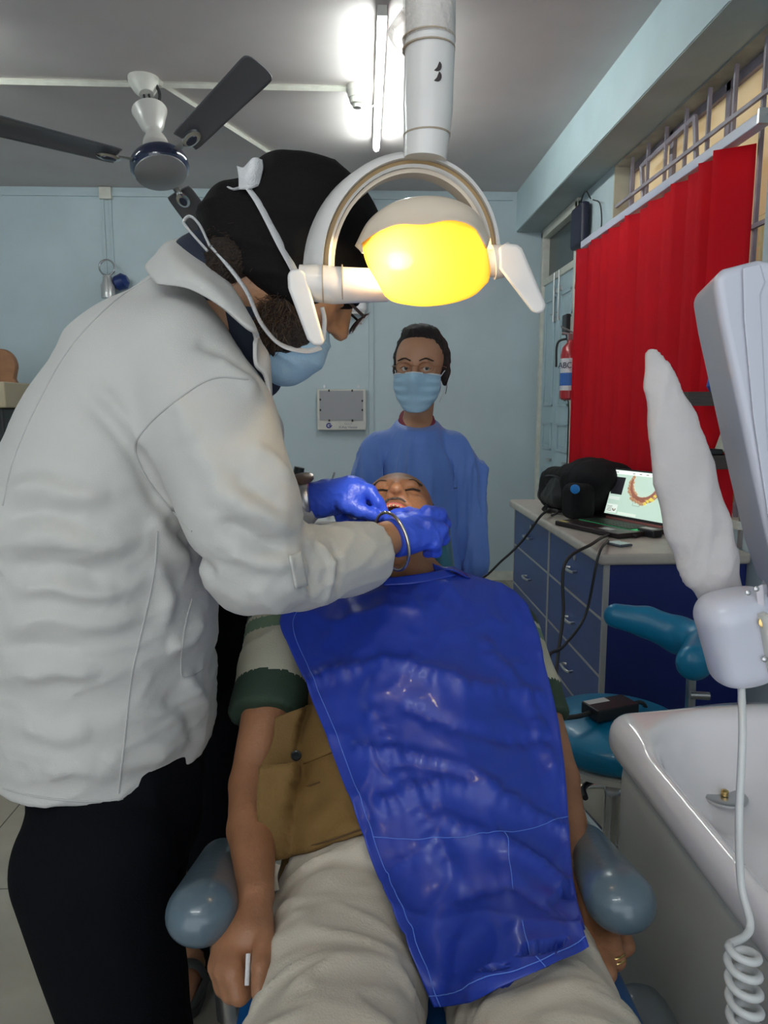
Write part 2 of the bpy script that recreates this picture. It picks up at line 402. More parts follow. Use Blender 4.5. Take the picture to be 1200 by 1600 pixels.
# window with grille, panes open to the yard
wn = thing('window_1', None, None, (XR+.1, (WY0+WY1)/2, .97), kind='structure')
gm = mat('grille_paint', (.30, .27, .32), .5, var=.2, vscale=12); gx = XR+.035
q = MB()
for z in (.985, BZ-.03): q.box((gx+.05, WY0, z-.02), (gx+.1, WY1, z+.02))
for y in (WY0+.02, (WY0+WY1)/2+.25, (WY0+WY1)/2-.30, WY1-.02): q.box((gx+.05, y-.02, .97), (gx+.1, y+.02, BZ-.01))
q.build('window_frame', gm, wn, bevel=.003)
q = MB()
for y in np.arange(WY0+.12, WY1-.04, .215): q.box((gx-.012, y-.007, .97), (gx+.002, y+.007, BZ-.02))
for z in (1.15, 1.6, 2.05, 2.5): q.box((gx-.024, WY0, z-.008), (gx-.012, WY1, z+.008))
a = (gx+.015, 3.30, BZ-.06)
for p0, p1 in (((gx, 3.35, BZ-.08), (gx, 3.95, BZ-.10)), ((gx, 3.35, BZ-.08), (gx, 3.28, 2.25)), ((gx, 3.95, BZ-.10), (gx, 3.86, 2.25))): q.tube([p0, p1], .013, 6)
q.build('grille', gm, wn)
pane = mat('window_glass', (.9, .93, .9), .02, trans=1)
box('pane', (gx+.07, WY0+.03, 1.0), (gx+.074, WY1-.03, 2.10), pane, wn)
fr_ = mat('frosted_cream_pane', (.80, .77, .68), .6, var=.18, vscale=3); nt = fr_.node_tree; pb = nt.nodes['Principled BSDF']; tr = nt.nodes.new('ShaderNodeBsdfTranslucent'); tr.inputs[0].default_value = (.98, .93, .82, 1); ms = nt.nodes.new('ShaderNodeMixShader'); ms.inputs[0].default_value = .7
nt.links.new(pb.outputs[0], ms.inputs[1]); nt.links.new(tr.outputs[0], ms.inputs[2]); nt.links.new(ms.outputs[0], nt.nodes['Material Output'].inputs[0])
for y0, y1 in ((WY0+.03, (WY0+WY1)/2-.32), ((WY0+WY1)/2-.28, (WY0+WY1)/2+.23), ((WY0+WY1)/2+.27, WY1-.03)): box('pane', (gx+.07, y0, 2.12), (gx+.074, y1, BZ-.05), fr_, wn)
nb = thing('building', 'cream rendered building with an orange door seen beyond the barred window', 'building', (3.0, 3.4, 0))
box('wall', (2.35, -1, 0), (2.6, 8.5, 5.2), mat('cream_render', (.80, .66, .42), .8, var=.12, vscale=1.5), nb)
box('door', (2.31, 3.2, 0), (2.35, 4.6, 1.45), mat('orange_paint', (.75, .25, .05), .5), nb)
box('roof', (2.25, -1, 5.2), (3.4, 8.5, 5.35), mat('roof_concrete', (.4, .4, .4), .8), nb)
box('ground_slab', (XR+.25, -2.2, -.1), (3.2, 6, -.02), mat('yard_concrete', (.45, .42, .38), .9, var=.1), nb)
# door_1
dr = thing('door_1', None, None, (XR, (DY0+DY1)/2, 0), kind='structure')
q = MB(); DT = 2.30
for y0, y1 in ((DY0-.05, DY0), (DY1, DY1+.05)): q.box((XR-.025, y0, 0), (XR+.06, y1, BZ-.02))
q.box((XR-.025, DY0-.05, BZ-.07), (XR+.06, DY1+.05, BZ-.006)); q.box((XR-.012, DY0, DT), (XR+.05, DY1, DT+.05))
q.build('door_frame', cream, dr, bevel=.006)
box('transom_pane', (XR+.03, DY0, DT+.05), (XR+.04, DY1, BZ-.07), mat('dark_transom_glass', (.055, .07, .07), .25), dr)
ym = (DY0+DY1)/2
for y0, y1 in ((DY0, ym-.003), (ym+.003, DY1)):
    q = MB(); q.box((XR, y0, .01), (XR+.035, y1, DT))
    for z0, z1 in ((.15, .95), (1.08, 1.28), (1.40, 2.18)):
        m_ = .075; 
        for (a0, a1, b0, b1) in ((y0+m_, y1-m_, z0, z0+.018), (y0+m_, y1-m_, z1-.018, z1), (y0+m_, y0+m_+.018, z0, z1), (y1-m_-.018, y1-m_, z0, z1)): q.box((XR-.008, a0, b0), (XR, a1, b1))
        q.box((XR-.005, y0+m_+.04, z0+.04), (XR, y1-m_-.04, z1-.04))
    lf = q.build('door_leaf', doorp, dr, bevel=.003)
    for yb in (y0+.06 if y0 > ym-.1 else y1-.06,):
        q = MB(); q.tube([(XR-.02, yb, 2.0), (XR-.02, yb, 2.34)], .006, 8); q.box((XR-.012, yb-.018, 2.0), (XR, yb+.018, 2.03)); q.box((XR-.012, yb-.018, 2.20), (XR, yb+.018, 2.23)); q.tube([(XR-.02, yb, 2.05), (XR-.045, yb, 2.05)], .005, 6)
        q.build('bolt', steel, lf, smooth=True)
    q = MB(); q.box((XR-.02, y0+.05, 1.0), (XR, y0+.14, 1.02)); q.build('latch', steel, lf)
# ------------------------------------------------------------------ wall conduits and fittings
def conduit(pts, wd, label, name='cable_conduit', m=cream, group=None, dz=.012):
    q = MB()
    for a, b_ in zip(pts[:-1], pts[1:]):
        a = np.array(a, float); b_ = np.array(b_, float); q.tube([a, b_], wd, 4)
    return tag(q.build(name, m), label, 'conduit', group)
zc = CZ-.013; f0 = PZ(-5, 127, CZ); f1 = PZ(548, 141, CZ); cx, cy = -1.03, 4.0
conduit([(f0[0], cy, zc), (.0, cy+.02, zc)], .016, 'long cream cable conduit running across the ceiling past the fan')
conduit([(-.98, cy-.05, zc), (-1.03+.85, BW-.02, zc)], .013, 'thin cream conduit running diagonally on the ceiling from fan to back wall')
tag(box('cable_conduit', (-3, BW-.014, CZ-.065), (1.2, BW, CZ-.035), wallm), 'painted horizontal conduit along the top of the back wall', 'conduit')
xj = P(166, 297, BW)[0]
tag(box('junction_box', (xj-.045, BW-.04, CZ-.09), (xj+.045, BW, CZ-.005), cream, bevel=.004), 'small cream square junction box at top of the back wall', 'junction box')
q = MB(); q.box((xj-.035, BW-.014, 2.3), (xj-.02, BW, CZ-.08)); q.box((xj+.02, BW-.014, 2.3), (xj+.035, BW, CZ-.08)); tag(q.build('cable_conduit', wallm), 'painted pair of vertical conduits down the wall above the chrome lamp', 'conduit')
xk = P(580, 600, BW)[0]
tag(box('cable_conduit', (xk-.02, BW-.02, .1), (xk+.02, BW, CZ-.05), wallm, bevel=.004), 'painted vertical conduit beside the x-ray film viewer', 'conduit')
# chrome lamp on the back wall
wl = thing('wall_lamp', 'small chrome ringed wall lamp above the doctor\'s shoulder', 'lamp', P(172, 430, BW-.1))
c = P(168, 440, BW-.12); q = MB(); q.lathe([(.05, -.12), (.05, -.03), (.035, 0), (.03, .04), (.012, .05)], c); q.build('lamp_body', mat('pale_metal', (.5, .5, .5), .3, .4), wl, smooth=True)
q = MB(); q.tube([c+np.array([.055*math.cos(t), 0, .10+.055*math.sin(t)]) for t in np.linspace(0, 6.28, 24)[:-1]], .008, 8, closed=True); q.build('ring', chrome, wl, smooth=True)
q = MB(); q.lathe([(.02, -.06), (.055, -.03), (.06, .03), (.03, .06)], c+np.array([.085, .03, .0]), (1, 0, .4)); q.build('socket', mat('dark_blue_plastic', (.01, .03, .15), .3), wl, smooth=True)
q = MB(); q.box(c+np.array([-.03, 0, -.03]), c+np.array([.09, .12, .0])); q.build('wall_bracket', steel, wl)
# white fitting partly behind spectacles
c = P(552, 470, BW-.06); wf = thing('wall_fixture', 'white rounded fixture on the back wall beyond the doctor\'s spectacles', 'fixture', c)
q = MB(); q.box(c+np.array([-.10, -.06, -.09]), c+np.array([.10, .06, .14])); q.build('housing', white, wf, bevel=.03, seg=4)
q = MB(); q.box(c+np.array([-.085, -.05, -.10]), c+np.array([.085, .05, -.088])); q.build('base_rim', offw, wf)
# x-ray film viewer
a = P(495, 608, BW-.06); b_ = P(572, 672, BW-.06); xv = thing('x_ray_viewer', 'white framed x-ray film viewer with a grey screen on the back wall', 'x-ray viewer', ((a[0]+b_[0])/2, BW, b_[2]))
zt, zb = a[2], b_[2]
box('housing', (a[0], BW-.07, zb), (b_[0], BW-.005, zt), offw, xv, bevel=.006)
box('screen', (a[0]+.02, BW-.076, zb+.075), (b_[0]-.022, BW-.069, zt-.012), mat('grey_viewing_glass', (.30, .30, .31), .35), xv)
for fx, fz in ((.22, 1), (.75, 1), (.02, .35), (.02, .7), (.98, .35), (.98, .66), (.22, 0), (.75, 0)):
    x = a[0]+.02+(b_[0]-a[0]-.042)*fx; z = zb+.075+(zt-zb-.087)*fz; box('clip', (x-.006, BW-.083, z-.008), (x+.006, BW-.07, z+.008), blackm, xv)
for fx in (.15, .85):
    x = a[0]+(b_[0]-a[0])*fx; q = MB(); q.lathe([(.01, 0), (.01, .012)], (x, BW-.012, zt+.022), (0, -1, 0), 10); q.box((x-.004, BW-.02, zt-.005), (x+.004, BW, zt+.022)); q.build('mounting_screw', steel, xv)
text('lettering', 'X-Ray Viewer', (a[0]+.24, BW-.071, zb+.022), .026, mat('label_grey', (.12, .12, .2), .6), xv, (1, 0, 0), (0, 0, 1))
text('lettering', 'Dent X', (a[0]+.24, BW-.071, zb+.048), .02, mat('label_pale', (.3, .3, .35), .6), xv, (1, 0, 0), (0, 0, 1))
q = MB(); q.tube([(a[0]+.09+.016*math.cos(t), BW-.071, zb+.035+.016*math.sin(t)) for t in np.linspace(.5, 6.0, 18)], .005, 6); q.box((a[0]+.088, BW-.073, zb+.03), (a[0]+.115, BW-.070, zb+.038)); q.build('logo', mat('logo_blue', (.02, .03, .25), .5), xv)
# equipment at far left
c = P(-10, 640, 4.9); eq = thing('equipment_cabinet', 'dark cabinet with cream top and brown wooden backboard at the left edge', 'cabinet', (c[0], 4.9, 0))
zt = P(0, 598, 4.9)[2]; xr_ = P(33, 620, 4.9)[0]
box('carcass', (xr_-.55, 4.7, 0), (xr_-.03, 5.3, zt-.16), mat('dark_grey_panel', (.025, .028, .028), .5), eq, bevel=.01)
box('top', (xr_-.56, 4.68, zt-.16), (xr_, 5.3, zt), mat('cream_laminate', (.42, .36, .24), .5), eq, bevel=.01)
q = MB(); q.box((xr_-.17, 4.67, zt-.29), (xr_-.06, 4.70, zt-.17)); q.build('label_frame', blackp, eq)
q = MB(); q.box((xr_-.15, 4.665, zt-.27), (xr_-.08, 4.672, zt-.19)); lb = q.build('label_card', mat('label_card_white', (.55, .5, .55), .6), eq)
text('lettering', 'o I x', (xr_-.115, 4.663, zt-.23), .045, mat('label_orange', (.5, .2, .05), .6), eq, (1, 0, 0), (0, 0, 1))
q = MB(); zz = P(0, 545, 5.2)[2]; xx = P(2, 560, 5.2)[0]
pr = [(.10*math.cos(t), .12*math.sin(t)) for t in np.linspace(0, math.pi, 16)]; pr = [(x, z) for x, z in pr]+[(-.09, -.08), (-.16, -.22), (.15, -.22), (.08, -.08)]
n = len(pr); q.add([(xx+x, 5.18, zz-.12+z) for x, z in pr]+[(xx+x, 5.24, zz-.12+z) for x, z in pr], [tuple(range(n)), tuple(range(n, 2*n))[::-1]]+[(i, i+n, (i+1) % n+n, (i+1) % n) for i in range(n)])
q.build('wooden_backboard', brownwood, eq, bevel=.01)
# ------------------------------------------------------------------ ceiling fan
cz_ = np.array([-1.04, 3.97, CZ]); hub = P(250, 262, 3.78); axis = (cz_-hub); axis /= np.linalg.norm(axis)
fan = thing('ceiling_fan', 'grey three-blade ceiling fan with dark blue and silver motor', 'ceiling fan', hub)
q = MB(); L = np.linalg.norm(cz_-hub)
q.lathe([(.075, L-.0), (.075, L-.02), (.06, L-.06), (.035, L-.10)], hub, axis); q.build('ceiling_canopy', offw, fan, smooth=True)
q = MB()
for s_ in (-.012, .012): q.tube([hub+axis*(L-.1)+np.array([s_, 0, 0]), hub+axis*(L-.22)+np.array([s_*1.5, 0, 0])], .006, 6)
q.tube(cr([hub+axis*(L-.02)+np.array([.05, 0, 0]), hub+axis*(L-.1)+np.array([.065, 0, 0]), hub+axis*(L-.2)+np.array([.035, 0, 0])], 5), .008, 6)
q.build('shackle', blackm, fan)
fcm = mat('fan_ivory', (.5, .49, .46), .3, coat=.3)
q = MB(); q.lathe([(.085, L-.20), (.08, L-.215), (.07, L-.24), (.055, L-.29), (.04, L-.31), (.035, L-.33), (.055, L-.37), (.062, L-.40), (.05, L-.41)], hub, axis); q.build('rod_cover', fcm, fan, smooth=True)
q = MB(); q.lathe([(.014, .02), (.014, L-.22)], hub, axis, 12); q.build('downrod', mat('dusty_rod', (.10, .06, .04), .7), fan, smooth=True)
q = MB(); q.lathe([(.04, .085), (.05, .06), (.11, .05), (.13, .035)], hub, axis, 36); q.build('motor_top', fcm, fan, smooth=True)
q = MB(); q.lathe([(.128, .038), (.138, .02), (.138, -.005), (.12, -.03)], hub, axis, 36); q.build('motor', mat('fan_navy', (.006, .012, .045), .15, coat=.8), fan, smooth=True)
q = MB(); q.lathe([(.122, -.025), (.122, -.034), (.10, -.045), (.05, -.055), (.01, -.058)], hub, axis, 36); q.build('bottom_cap', mat('fan_silver', (.35, .35, .36), .3, .5), fan, smooth=True)
def perp(v): v = v-axis*(v @ axis); return v/np.linalg.norm(v)
bladem = mat('fan_blade_grey', (.10, .10, .11), .35, coat=.3)
for tgt, yy in (((-40, 203), 3.3), ((418, 188), 3.3), ((318, 305), 4.45)):
    d = perp(P(*tgt, yy)-hub); sd = np.cross(axis, d); tw = R(-12); sd = sd*math.cos(tw)+axis*math.sin(tw)*(1)
    pts = []; rows = []
    for r_, w0 in ((.20, .062), (.24, .067), (.4, .07), (.6, .075), (.70, .078), (.725, .07), (.735, .05)):
        rows.append([hub+d*r_+sd*(w0*s_)+axis*(.008*(1-s_*s_)+.005) for s_ in (-1, -.5, 0, .5, 1)])
    bl = sheetmesh('blade', crgrid(rows, 3), bladem, fan, .005)
    q = MB(); q.tube([hub+d*.11+axis*.01, hub+d*.2+axis*.0], [.02, .02], 8, flat=.3); q.build('blade_iron', steel, fan, smooth=True)
    q = MB(); c = hub+d*.245-axis*.004; nn = np.cross(d, sd)
    q.add(*(lambda L_: ([c+d*(.055*math.cos(t))*s1+sd*(.03*math.sin(t))*s1-axis*h_ for s1, h_ in ((1, 0), (1, .012), (.7, .018), (.01, .018)) for t in np.linspace(0, 2*math.pi, 25)[:-1]], [(i*24+j, i*24+(j+1) % 24, (i+1)*24+(j+1) % 24, (i+1)*24+j) for i in range(3) for j in range(24)]))(0)); q.build('blade_badge', chrome, bl, smooth=True)
    q = MB(); q.add([c+d*(.035*math.cos(t))*s1+sd*(.018*math.sin(t))*s1-axis*h_ for s1, h_ in ((1, .017), (.9, .021), (.01, .023)) for t in np.linspace(0, 2*math.pi, 25)[:-1]], [(i*24+j, i*24+(j+1) % 24, (i+1)*24+(j+1) % 24, (i+1)*24+j) for i in range(2) for j in range(24)]); q.build('badge_inlay', MATS['fan_navy'], bl, smooth=True)
# ------------------------------------------------------------------ tube lights
tubem = mat('tube_glow', (.93, 1, .97), .3, emit=TUBE_E)
def tubelight(a, b_, label):
    a = np.array(a, float); b_ = np.array(b_, float); t = thing('tube_light', label, 'light', (a+b_)/2+np.array([0, 0, .05]))
    q = MB(); d = (b_-a)/np.linalg.norm(b_-a); s_ = np.cross(d, (0, 0, 1))*.02; z0, z1 = a[2]+.018, CZ-.001
    q.add([a-s_-d*.03+[0, 0, z0-a[2]], a+s_-d*.03+[0, 0, z0-a[2]], b_+s_+d*.03+[0, 0, z0-a[2]], b_-s_+d*.03+[0, 0, z0-a[2]]]+[a-s_-d*.03+[0, 0, z1-a[2]], a+s_-d*.03+[0, 0, z1-a[2]], b_+s_+d*.03+[0, 0, z1-a[2]], b_-s_+d*.03+[0, 0, z1-a[2]]], [(0, 1, 2, 3), (7, 6, 5, 4), (0, 4, 5, 1), (1, 5, 6, 2), (2, 6, 7, 3), (3, 7, 4, 0)])
    q.build('batten', offw, t); tube('tube', [a, b_], .018, tubem, t, 12)
tubelight(PZ(597, 38, CZ-.06), PZ(588, 232, CZ-.06), 'glowing white tube light on the ceiling above the dental lamp')
tubelight((-1.3, -.6, CZ-.06), (-.1, -.6, CZ-.06), 'unseen glowing tube light added behind the camera to light the room')  # added lamp, out of view, only there to light the room
tubelight((-2.75, 3.35, CZ-.06), (-1.72, 3.35, CZ-.06), 'glowing white tube light at the left edge of the ceiling')
c = P(558, 150, 4.0); hl = thing('lamp_holder', 'small round white lamp holder at the end of the ceiling conduit', 'lamp holder', (c[0], 4.02, CZ))
q = MB(); q.lathe([(.055, CZ-.001), (.055, CZ-.03), (.05, CZ-.035), (.045, CZ-.06)], (c[0], 4.02, 0)); q.build('base', offw, hl, smooth=True)
q = MB(); q.lathe([(.04, CZ-.06), (.035, CZ-.085), (.024, CZ-.09), (.022, CZ-.105)], (c[0], 4.02, 0)); q.build('socket', cream, hl, smooth=True)
tube('wire', cr([(c[0]+.02, 4.0, CZ-.1), (c[0]+.05, 4.0, CZ-.12), (c[0]+.10, 4.05, CZ-.07)], 6), .003, white, hl, 6)
# ------------------------------------------------------------------ right wall fittings
rt_ = thing('router', 'dark navy wall-mounted router box above the red blinds', 'router', (XR, 4.68, 2.4))
ra = PX(907, 372, XR-.05); rb = PX(938, 298, XR-.05)
box('housing', (XR-.07, 4.62, 2.38), (XR-.015, 4.86, 2.63), mat('router_navy', (.012, .013, .035), .5), rt_, bevel=.02)
q = MB(); q.tube(cr([(XR-.04, 4.55, 2.62), (XR-.05, 4.62, 2.68), (XR-.03, 4.78, 2.66), (XR-.02, 4.84, 2.6)], 6), .004, 6); q.tube(cr([(XR-.04, 4.5, 2.6), (XR-.03, 4.40, 2.55), (XR-.03, 4.36, 2.42), (XR-.03, 4.45, 2.36)], 6), .004, 6); q.tube(cr([(XR-.04, 4.72, 2.37), (XR-.06, 4.68, 2.30), (XR-.04, 4.6, 2.33), (XR-.04, 4.52, 2.36)], 6), .004, 6); q.build('cables', blackm, rt_, smooth=True)
tag(tube('cable', cr([(XR-.02, 4.82, 2.36), (XR-.02, 4.86, 2.2), (XR-.02, 4.9, 2.05), (XR-.03, 4.90, 1.98)], 8), .004, blackm, None, 6), 'thin black cable hanging from the router to the wall adapter', 'cable')
ad = thing('power_adapter', 'black power adapter plugged in above the fire extinguisher', 'adapter', (XR, 4.95, 1.87))
box('housing', (XR-.06, 4.91, 1.87), (XR-.03, 5.01, 2.0), blackp, ad, bevel=.006)
box('socket_plate', (XR-.03, 4.84, 1.88), (XR-.002, 4.95, 2.0), offw, ad, bevel=.004)
tag(tube('cable', cr([(XR-.04, 4.97, 1.87), (XR-.04, 4.93, 1.8), (XR-.05, 5.0, 1.72), (XR-.04, 5.06, 1.6), (XR-.03, 5.07, 1.5), (XR-.03, 5.0, 1.44), (XR-.03, 4.9, 1.43), (XR-.03, 4.88, 1.2), (XR-.03, 4.88, .9)], 8), .004, blackm, None, 6), 'thin black cable looping down beside the fire extinguisher', 'cable')
fe = thing('fire_extinguisher', 'red fire extinguisher with white label hung beside the door', 'fire extinguisher', (XR-.075, 4.735, 1.44))
c = np.array([XR-.075, 4.735, 0])
q = MB(); q.lathe([(.045, 1.44), (.058, 1.45), (.06, 1.48), (.06, 1.72), (.05, 1.77), (.022, 1.80), (.02, 1.815)], c); q.build('cylinder', redm, fe, smooth=True)
q = MB(); q.lathe([(.0605, 1.50), (.0605, 1.70)], c); q.build('label', mat('extinguisher_label', (.6, .6, .62), .5), fe, smooth=True)
q = MB(); q.lathe([(.061, 1.53), (.061, 1.61)], c); q.build('label_band', mat('label_blue', (.03, .12, .4), .5), fe, smooth=True)
text('lettering', 'ABC', c+np.array([-.045, -.045, 1.655]), .05, mat('letter_navy', (.01, .01, .05), .5), fe, (.7, -.7, 0), (0, 0, 1))
q = MB(); q.box((c[0]-.02, c[1]-.015, 1.815), (c[0]+.02, c[1]+.015, 1.85)); q.tube([(c[0]-.06, c[1], 1.86), (c[0]+.02, c[1], 1.85)], .006, 6); q.tube([(c[0]-.07, c[1], 1.9), (c[0]+.02, c[1], 1.86)], .006, 6); q.build('valve', steel, fe, smooth=True)
tube('hose', cr([c+[0, .02, 1.83], c+[-.07, .05, 1.80], c+[-.075, .05, 1.65]], 8), .007, blackm, fe)
box('bracket', (XR-.02, c[1]-.02, 1.75), (XR, c[1]+.02, 1.82), steel, fe)
# blinds
bx = XR-.055; bl = thing('vertical_blind', 'red vertical slat blind covering the barred window', 'blind', (bx, 3.6, 2.35))
redb = mat('red_blind_fabric', (.80, .018, .045), .8, bump=.1, bscale=300)
nt = redb.node_tree; pb = nt.nodes['Principled BSDF']; tr = nt.nodes.new('ShaderNodeBsdfTranslucent'); tr.inputs[0].default_value = (.95, .03, .05, 1); ms = nt.nodes.new('ShaderNodeMixShader'); ms.inputs[0].default_value = .66
nt.links.new(pb.outputs[0], ms.inputs[1]); nt.links.new(tr.outputs[0], ms.inputs[2]); nt.links.new(ms.outputs[0], nt.nodes['Material Output'].inputs[0])
box('headrail', (bx-.02, 2.60, 2.345), (bx+.025, 4.60, 2.385), mat('rail_aluminium', (.55, .57, .68), .35), bl, bevel=.004)
ns = 14; ang = [44, 12, 36, 20, 30, 14, 38, 10, 24, 6, 34, 16, 40, 56]
for i in range(ns):
    y = 4.53-i*(4.53-2.80)/(ns-1); a_ = R(ang[i]); hw = .072
    dy, dx = hw*math.cos(a_), -hw*math.sin(a_); bz = .93
    rows = []
    for z in (2.335, 2.0, 1.5, bz):
        rows.append([np.array([bx+dx*s_+.006*(1-s_*s_), y+dy*s_, z]) for s_ in (-1, 0, 1)])
    sl = sheetmesh('slat', crgrid(rows, 3), redb, bl, .0012)
q = MB(); q.box((bx-.03, 2.585, 2.34), (bx+.10, 2.60, 2.39)); q.box((bx-.005, 2.45, 2.37), (bx+.01, 2.6, 2.385)); q.build('end_bracket', steel, bl, bevel=.002)
# ------------------------------------------------------------------ counter
CXF, CY0, CY1, CT = .905, 2.60, 4.14, .875; CXB = XR-.01
edge = mat('aluminium_edge', (.42, .41, .40), .4, .3)
def drawer_unit(y0, y1, label, heights):
    u = thing('drawer_unit', label, 'cabinet', ((CXF+CXB)/2, (y0+y1)/2, 0), 'blue drawer units')
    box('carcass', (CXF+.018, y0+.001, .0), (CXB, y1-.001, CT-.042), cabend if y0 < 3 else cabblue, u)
    q = MB(); q.box((CXF-.002, y0+.001, 0), (CXF+.018, y0+.014, CT-.042)); q.box((CXF-.002, y1-.014, 0), (CXF+.018, y1-.001, CT-.042))
    for z in heights[1:-1]: q.box((CXF-.001, y0+.014, z-.005), (CXF+.018, y1-.014, z+.005))
    q.build('edge_strip', edge, u)
    for z1, z0 in zip(heights[:-1], heights[1:]):
        d = box('drawer', (CXF, y0+.015, z0+.006), (CXF+.018, y1-.015, z1-.006), cabblue, u)
        ym_, zh = (y0+y1)/2, z0+(z1-z0)*.5; q = MB(); q.tube(cr([(CXF, ym_-.045, zh), (CXF-.025, ym_-.045, zh), (CXF-.025, ym_+.045, zh), (CXF, ym_+.045, zh)], 3), .006, 8); q.build('handle', steel, d, smooth=True)
        if z1 == heights[0]:
            q = MB(); q.lathe([(.014, 0), (.014, .004), (.009, .006)], (CXF, ym_-.02, z1-.05), (-1, 0, 0), 12); q.build('lock', steel, d, smooth=True)
hts = [CT-.042, .62, .40, .20, .03]
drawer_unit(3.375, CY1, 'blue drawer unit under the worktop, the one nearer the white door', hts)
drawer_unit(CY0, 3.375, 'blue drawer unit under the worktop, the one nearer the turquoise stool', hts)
tag(box('worktop', (CXF-.03, CY0-.03, CT-.042), (CXB, CY1+.02, CT), marble, bevel=.012), 'beige laminate worktop on the blue drawer units', 'worktop')
# backpack
bk = thing('backpack', 'black backpack lying on the worktop behind the laptop', 'backpack', (1.13, 3.72, CT))
bkc = lambda x, y, z: np.array([x, y, CT+z])
def bd(V): return noise(V, 35, 4)*.007+ridge(V, 28, 9)*.006
body('main_compartment', [Box(bkc(1.14, 3.62, .12), (.15, .27, .11), .07, frame((-.15, 1, -.1), (0, .15, 1)), k=.03), Ell(bkc(1.14, 3.50, .19), (.13, .2, .09), k=.04), Half((0, 0, CT+.004), (0, 0, -1))], .010, blackf, bk, bd)
body('front_pocket', [Box(bkc(1.04, 3.72, .10), (.07, .19, .085), .05, frame((0, 1, -.05), (.2, 0, 1)), k=.03), Half((0, 0, CT+.004), (0, 0, -1))], .009, mat('dark_nylon', (.018, .018, .02), .6, bump=.3, bscale=150), bk, bd)
body('side_pocket', [Box(bkc(1.03, 3.36, .09), (.06, .07, .085), .04, frame((-.3, 1, 0), (0, 0, 1)), k=.03), Half((0, 0, CT+.004), (0, 0, -1))], .008, blackf, bk)
tube('strap', cr([bkc(1.0, 3.75, .03), bkc(.95, 3.66, .012), bkc(.96, 3.58, .010), bkc(1.02, 3.52, .02)], 6), .014, blackf, bk, 8, flat=.35)
tube('zip', cr([bkc(.985, 3.9, .12), bkc(.975, 3.75, .17), bkc(.98, 3.6, .185), bkc(1.0, 3.5, .17)], 6), .004, blackp, bk, 6)
q = MB(); q.lathe([(.022, 0), (.02, .006), (.01, .008)], bkc(.99, 3.285, .155), (-.5, -.85, 0), 14); q.build('badge', mat('badge_blue', (.02, .25, .7), .4), bk, smooth=True)
# laptop
lp = thing('laptop', 'open black laptop with green-lit keys showing a dental scan', 'laptop', (1.085, 3.0, CT))
LX, LY, LAN, WL = LPOSE
ux = np.array([math.cos(LAN), math.sin(LAN), 0]); uy = np.array([-math.sin(LAN), math.cos(LAN), 0]); org = np.array([LX, LY, CT])
def Lp(x, y, z=0): return org+ux*x+uy*y+np.array([0, 0, z])
def obox(q, x0, x1, y0, y1, z0, z1, f=None, mi=0):
    f = f or Lp; v = [f(x, y, z) for x in (x0, x1) for y in (y0, y1) for z in (z0, z1)]
    q.add(v, [(0, 1, 3, 2), (4, 6, 7, 5), (0, 4, 5, 1), (2, 3, 7, 6), (0, 2, 6, 4), (1, 5, 7, 3)], mi)
LD = .27; q = MB(); obox(q, 0, WL, 0, LD, .002, .022); q.build('base', mat('laptop_black', (.02, .012, .014), .4), lp, bevel=.004)
keym = mat('key_black', (.01, .02, .012), .5); kg = mat('key_glow', (.02, .35, .12), .5, emit=.35)
q = MB(); obox(q, .025, WL-.025, .115, .225, .0222, .0228); q.build('key_backlight', kg, lp)
q = MB()
for r_ in range(6):
    for k_ in range(15): obox(q, .028+k_*.0205, .028+k_*.0205+.017, .118+r_*.018, .118+r_*.018+.0145, .0225, .0255)
q.build('keys', keym, lp)
q = MB(); obox(q, .12, .22, .02, .095, .022, .0226); q.build('touchpad', mat('pad', (.03, .018, .02), .3), lp)
q = MB(); obox(q, .01, .06, .012, .03, .022, .0227); q.build('sticker', mat('sticker_yellow', (.7, .6, .2), .5), lp)
q = MB(); obox(q, .24, .31, .03, .07, .022, .0226); q.build('sticker', mat('sticker_white', (.5, .5, .5), .5), lp)
lean = R(17)
def Ls(x, z, d=0): return Lp(x, LD, .02)+np.array([0, 0, 1])*(z*math.cos(lean)-d*math.sin(lean)*-1*0)+uy*(z*math.sin(lean))-uy*d*math.cos(lean)+np.array([0, 0, d*math.sin(lean)])
def Lf(x, y, z): return Ls(x, z, y)
SH = .235; q = MB(); obox(q, 0, WL, -.008, 0, 0, SH, Lf); ld = q.build('lid', mat('lid_black', (.012, .012, .012), .4), lp, bevel=.003)
q = MB(); obox(q, .03, WL-.03, .0002, .004, .001, .010, Lf); q.build('hinge_cover', mat('hinge_red', (.45, .16, .14), .35, .6), lp)
def scr(name, x0, x1, z0, z1, col, d, e=.8): q = MB(); obox(q, x0, x1, 0, d, z0, z1, Lf); return q.build(name, mat('screen_'+name+str(col), col, .4, emit=e), ld)
scr('screen', .010, WL-.010, .022, SH-.008, (.36, .47, .40), .0008)
scr('toolbar', .010, WL-.010, SH-.026, SH-.009, (.62, .66, .62), .0012)
scr('side_view', .015, .085, .115, SH-.04, (.008, .008, .01), .0012)
scr('settings_panel', .015, .080, .030, .068, (.55, .62, .55), .0012)
scr('status_bar', .09, .20, .027, .038, (.50, .58, .50), .0012)
scr('preview_strip', .016, .08, .09, .105, (.48, .55, .50), .0012)
q = MB()
for zz in (.036, .043, .050, .057): obox(q, .019, .05, .001, .0015, zz, zz+.002, Lf)
for xx in (.02, .12, .16, .20): obox(q, xx, xx+.014, .001, .0016, SH-.020, SH-.017, Lf)
q.build('interface_lines', mat('ui_grey', (.16, .2, .17), .5), ld)
q = MB(); q.tube([Lf(.064+.008*math.cos(t), .0018, .052+.012*math.sin(t)) for t in np.linspace(-2.9, -.2, 12)], .0022, 6); q.build('small_arch_image', mat('arch_small', (.12, .05, .03), .5, emit=.3), ld)
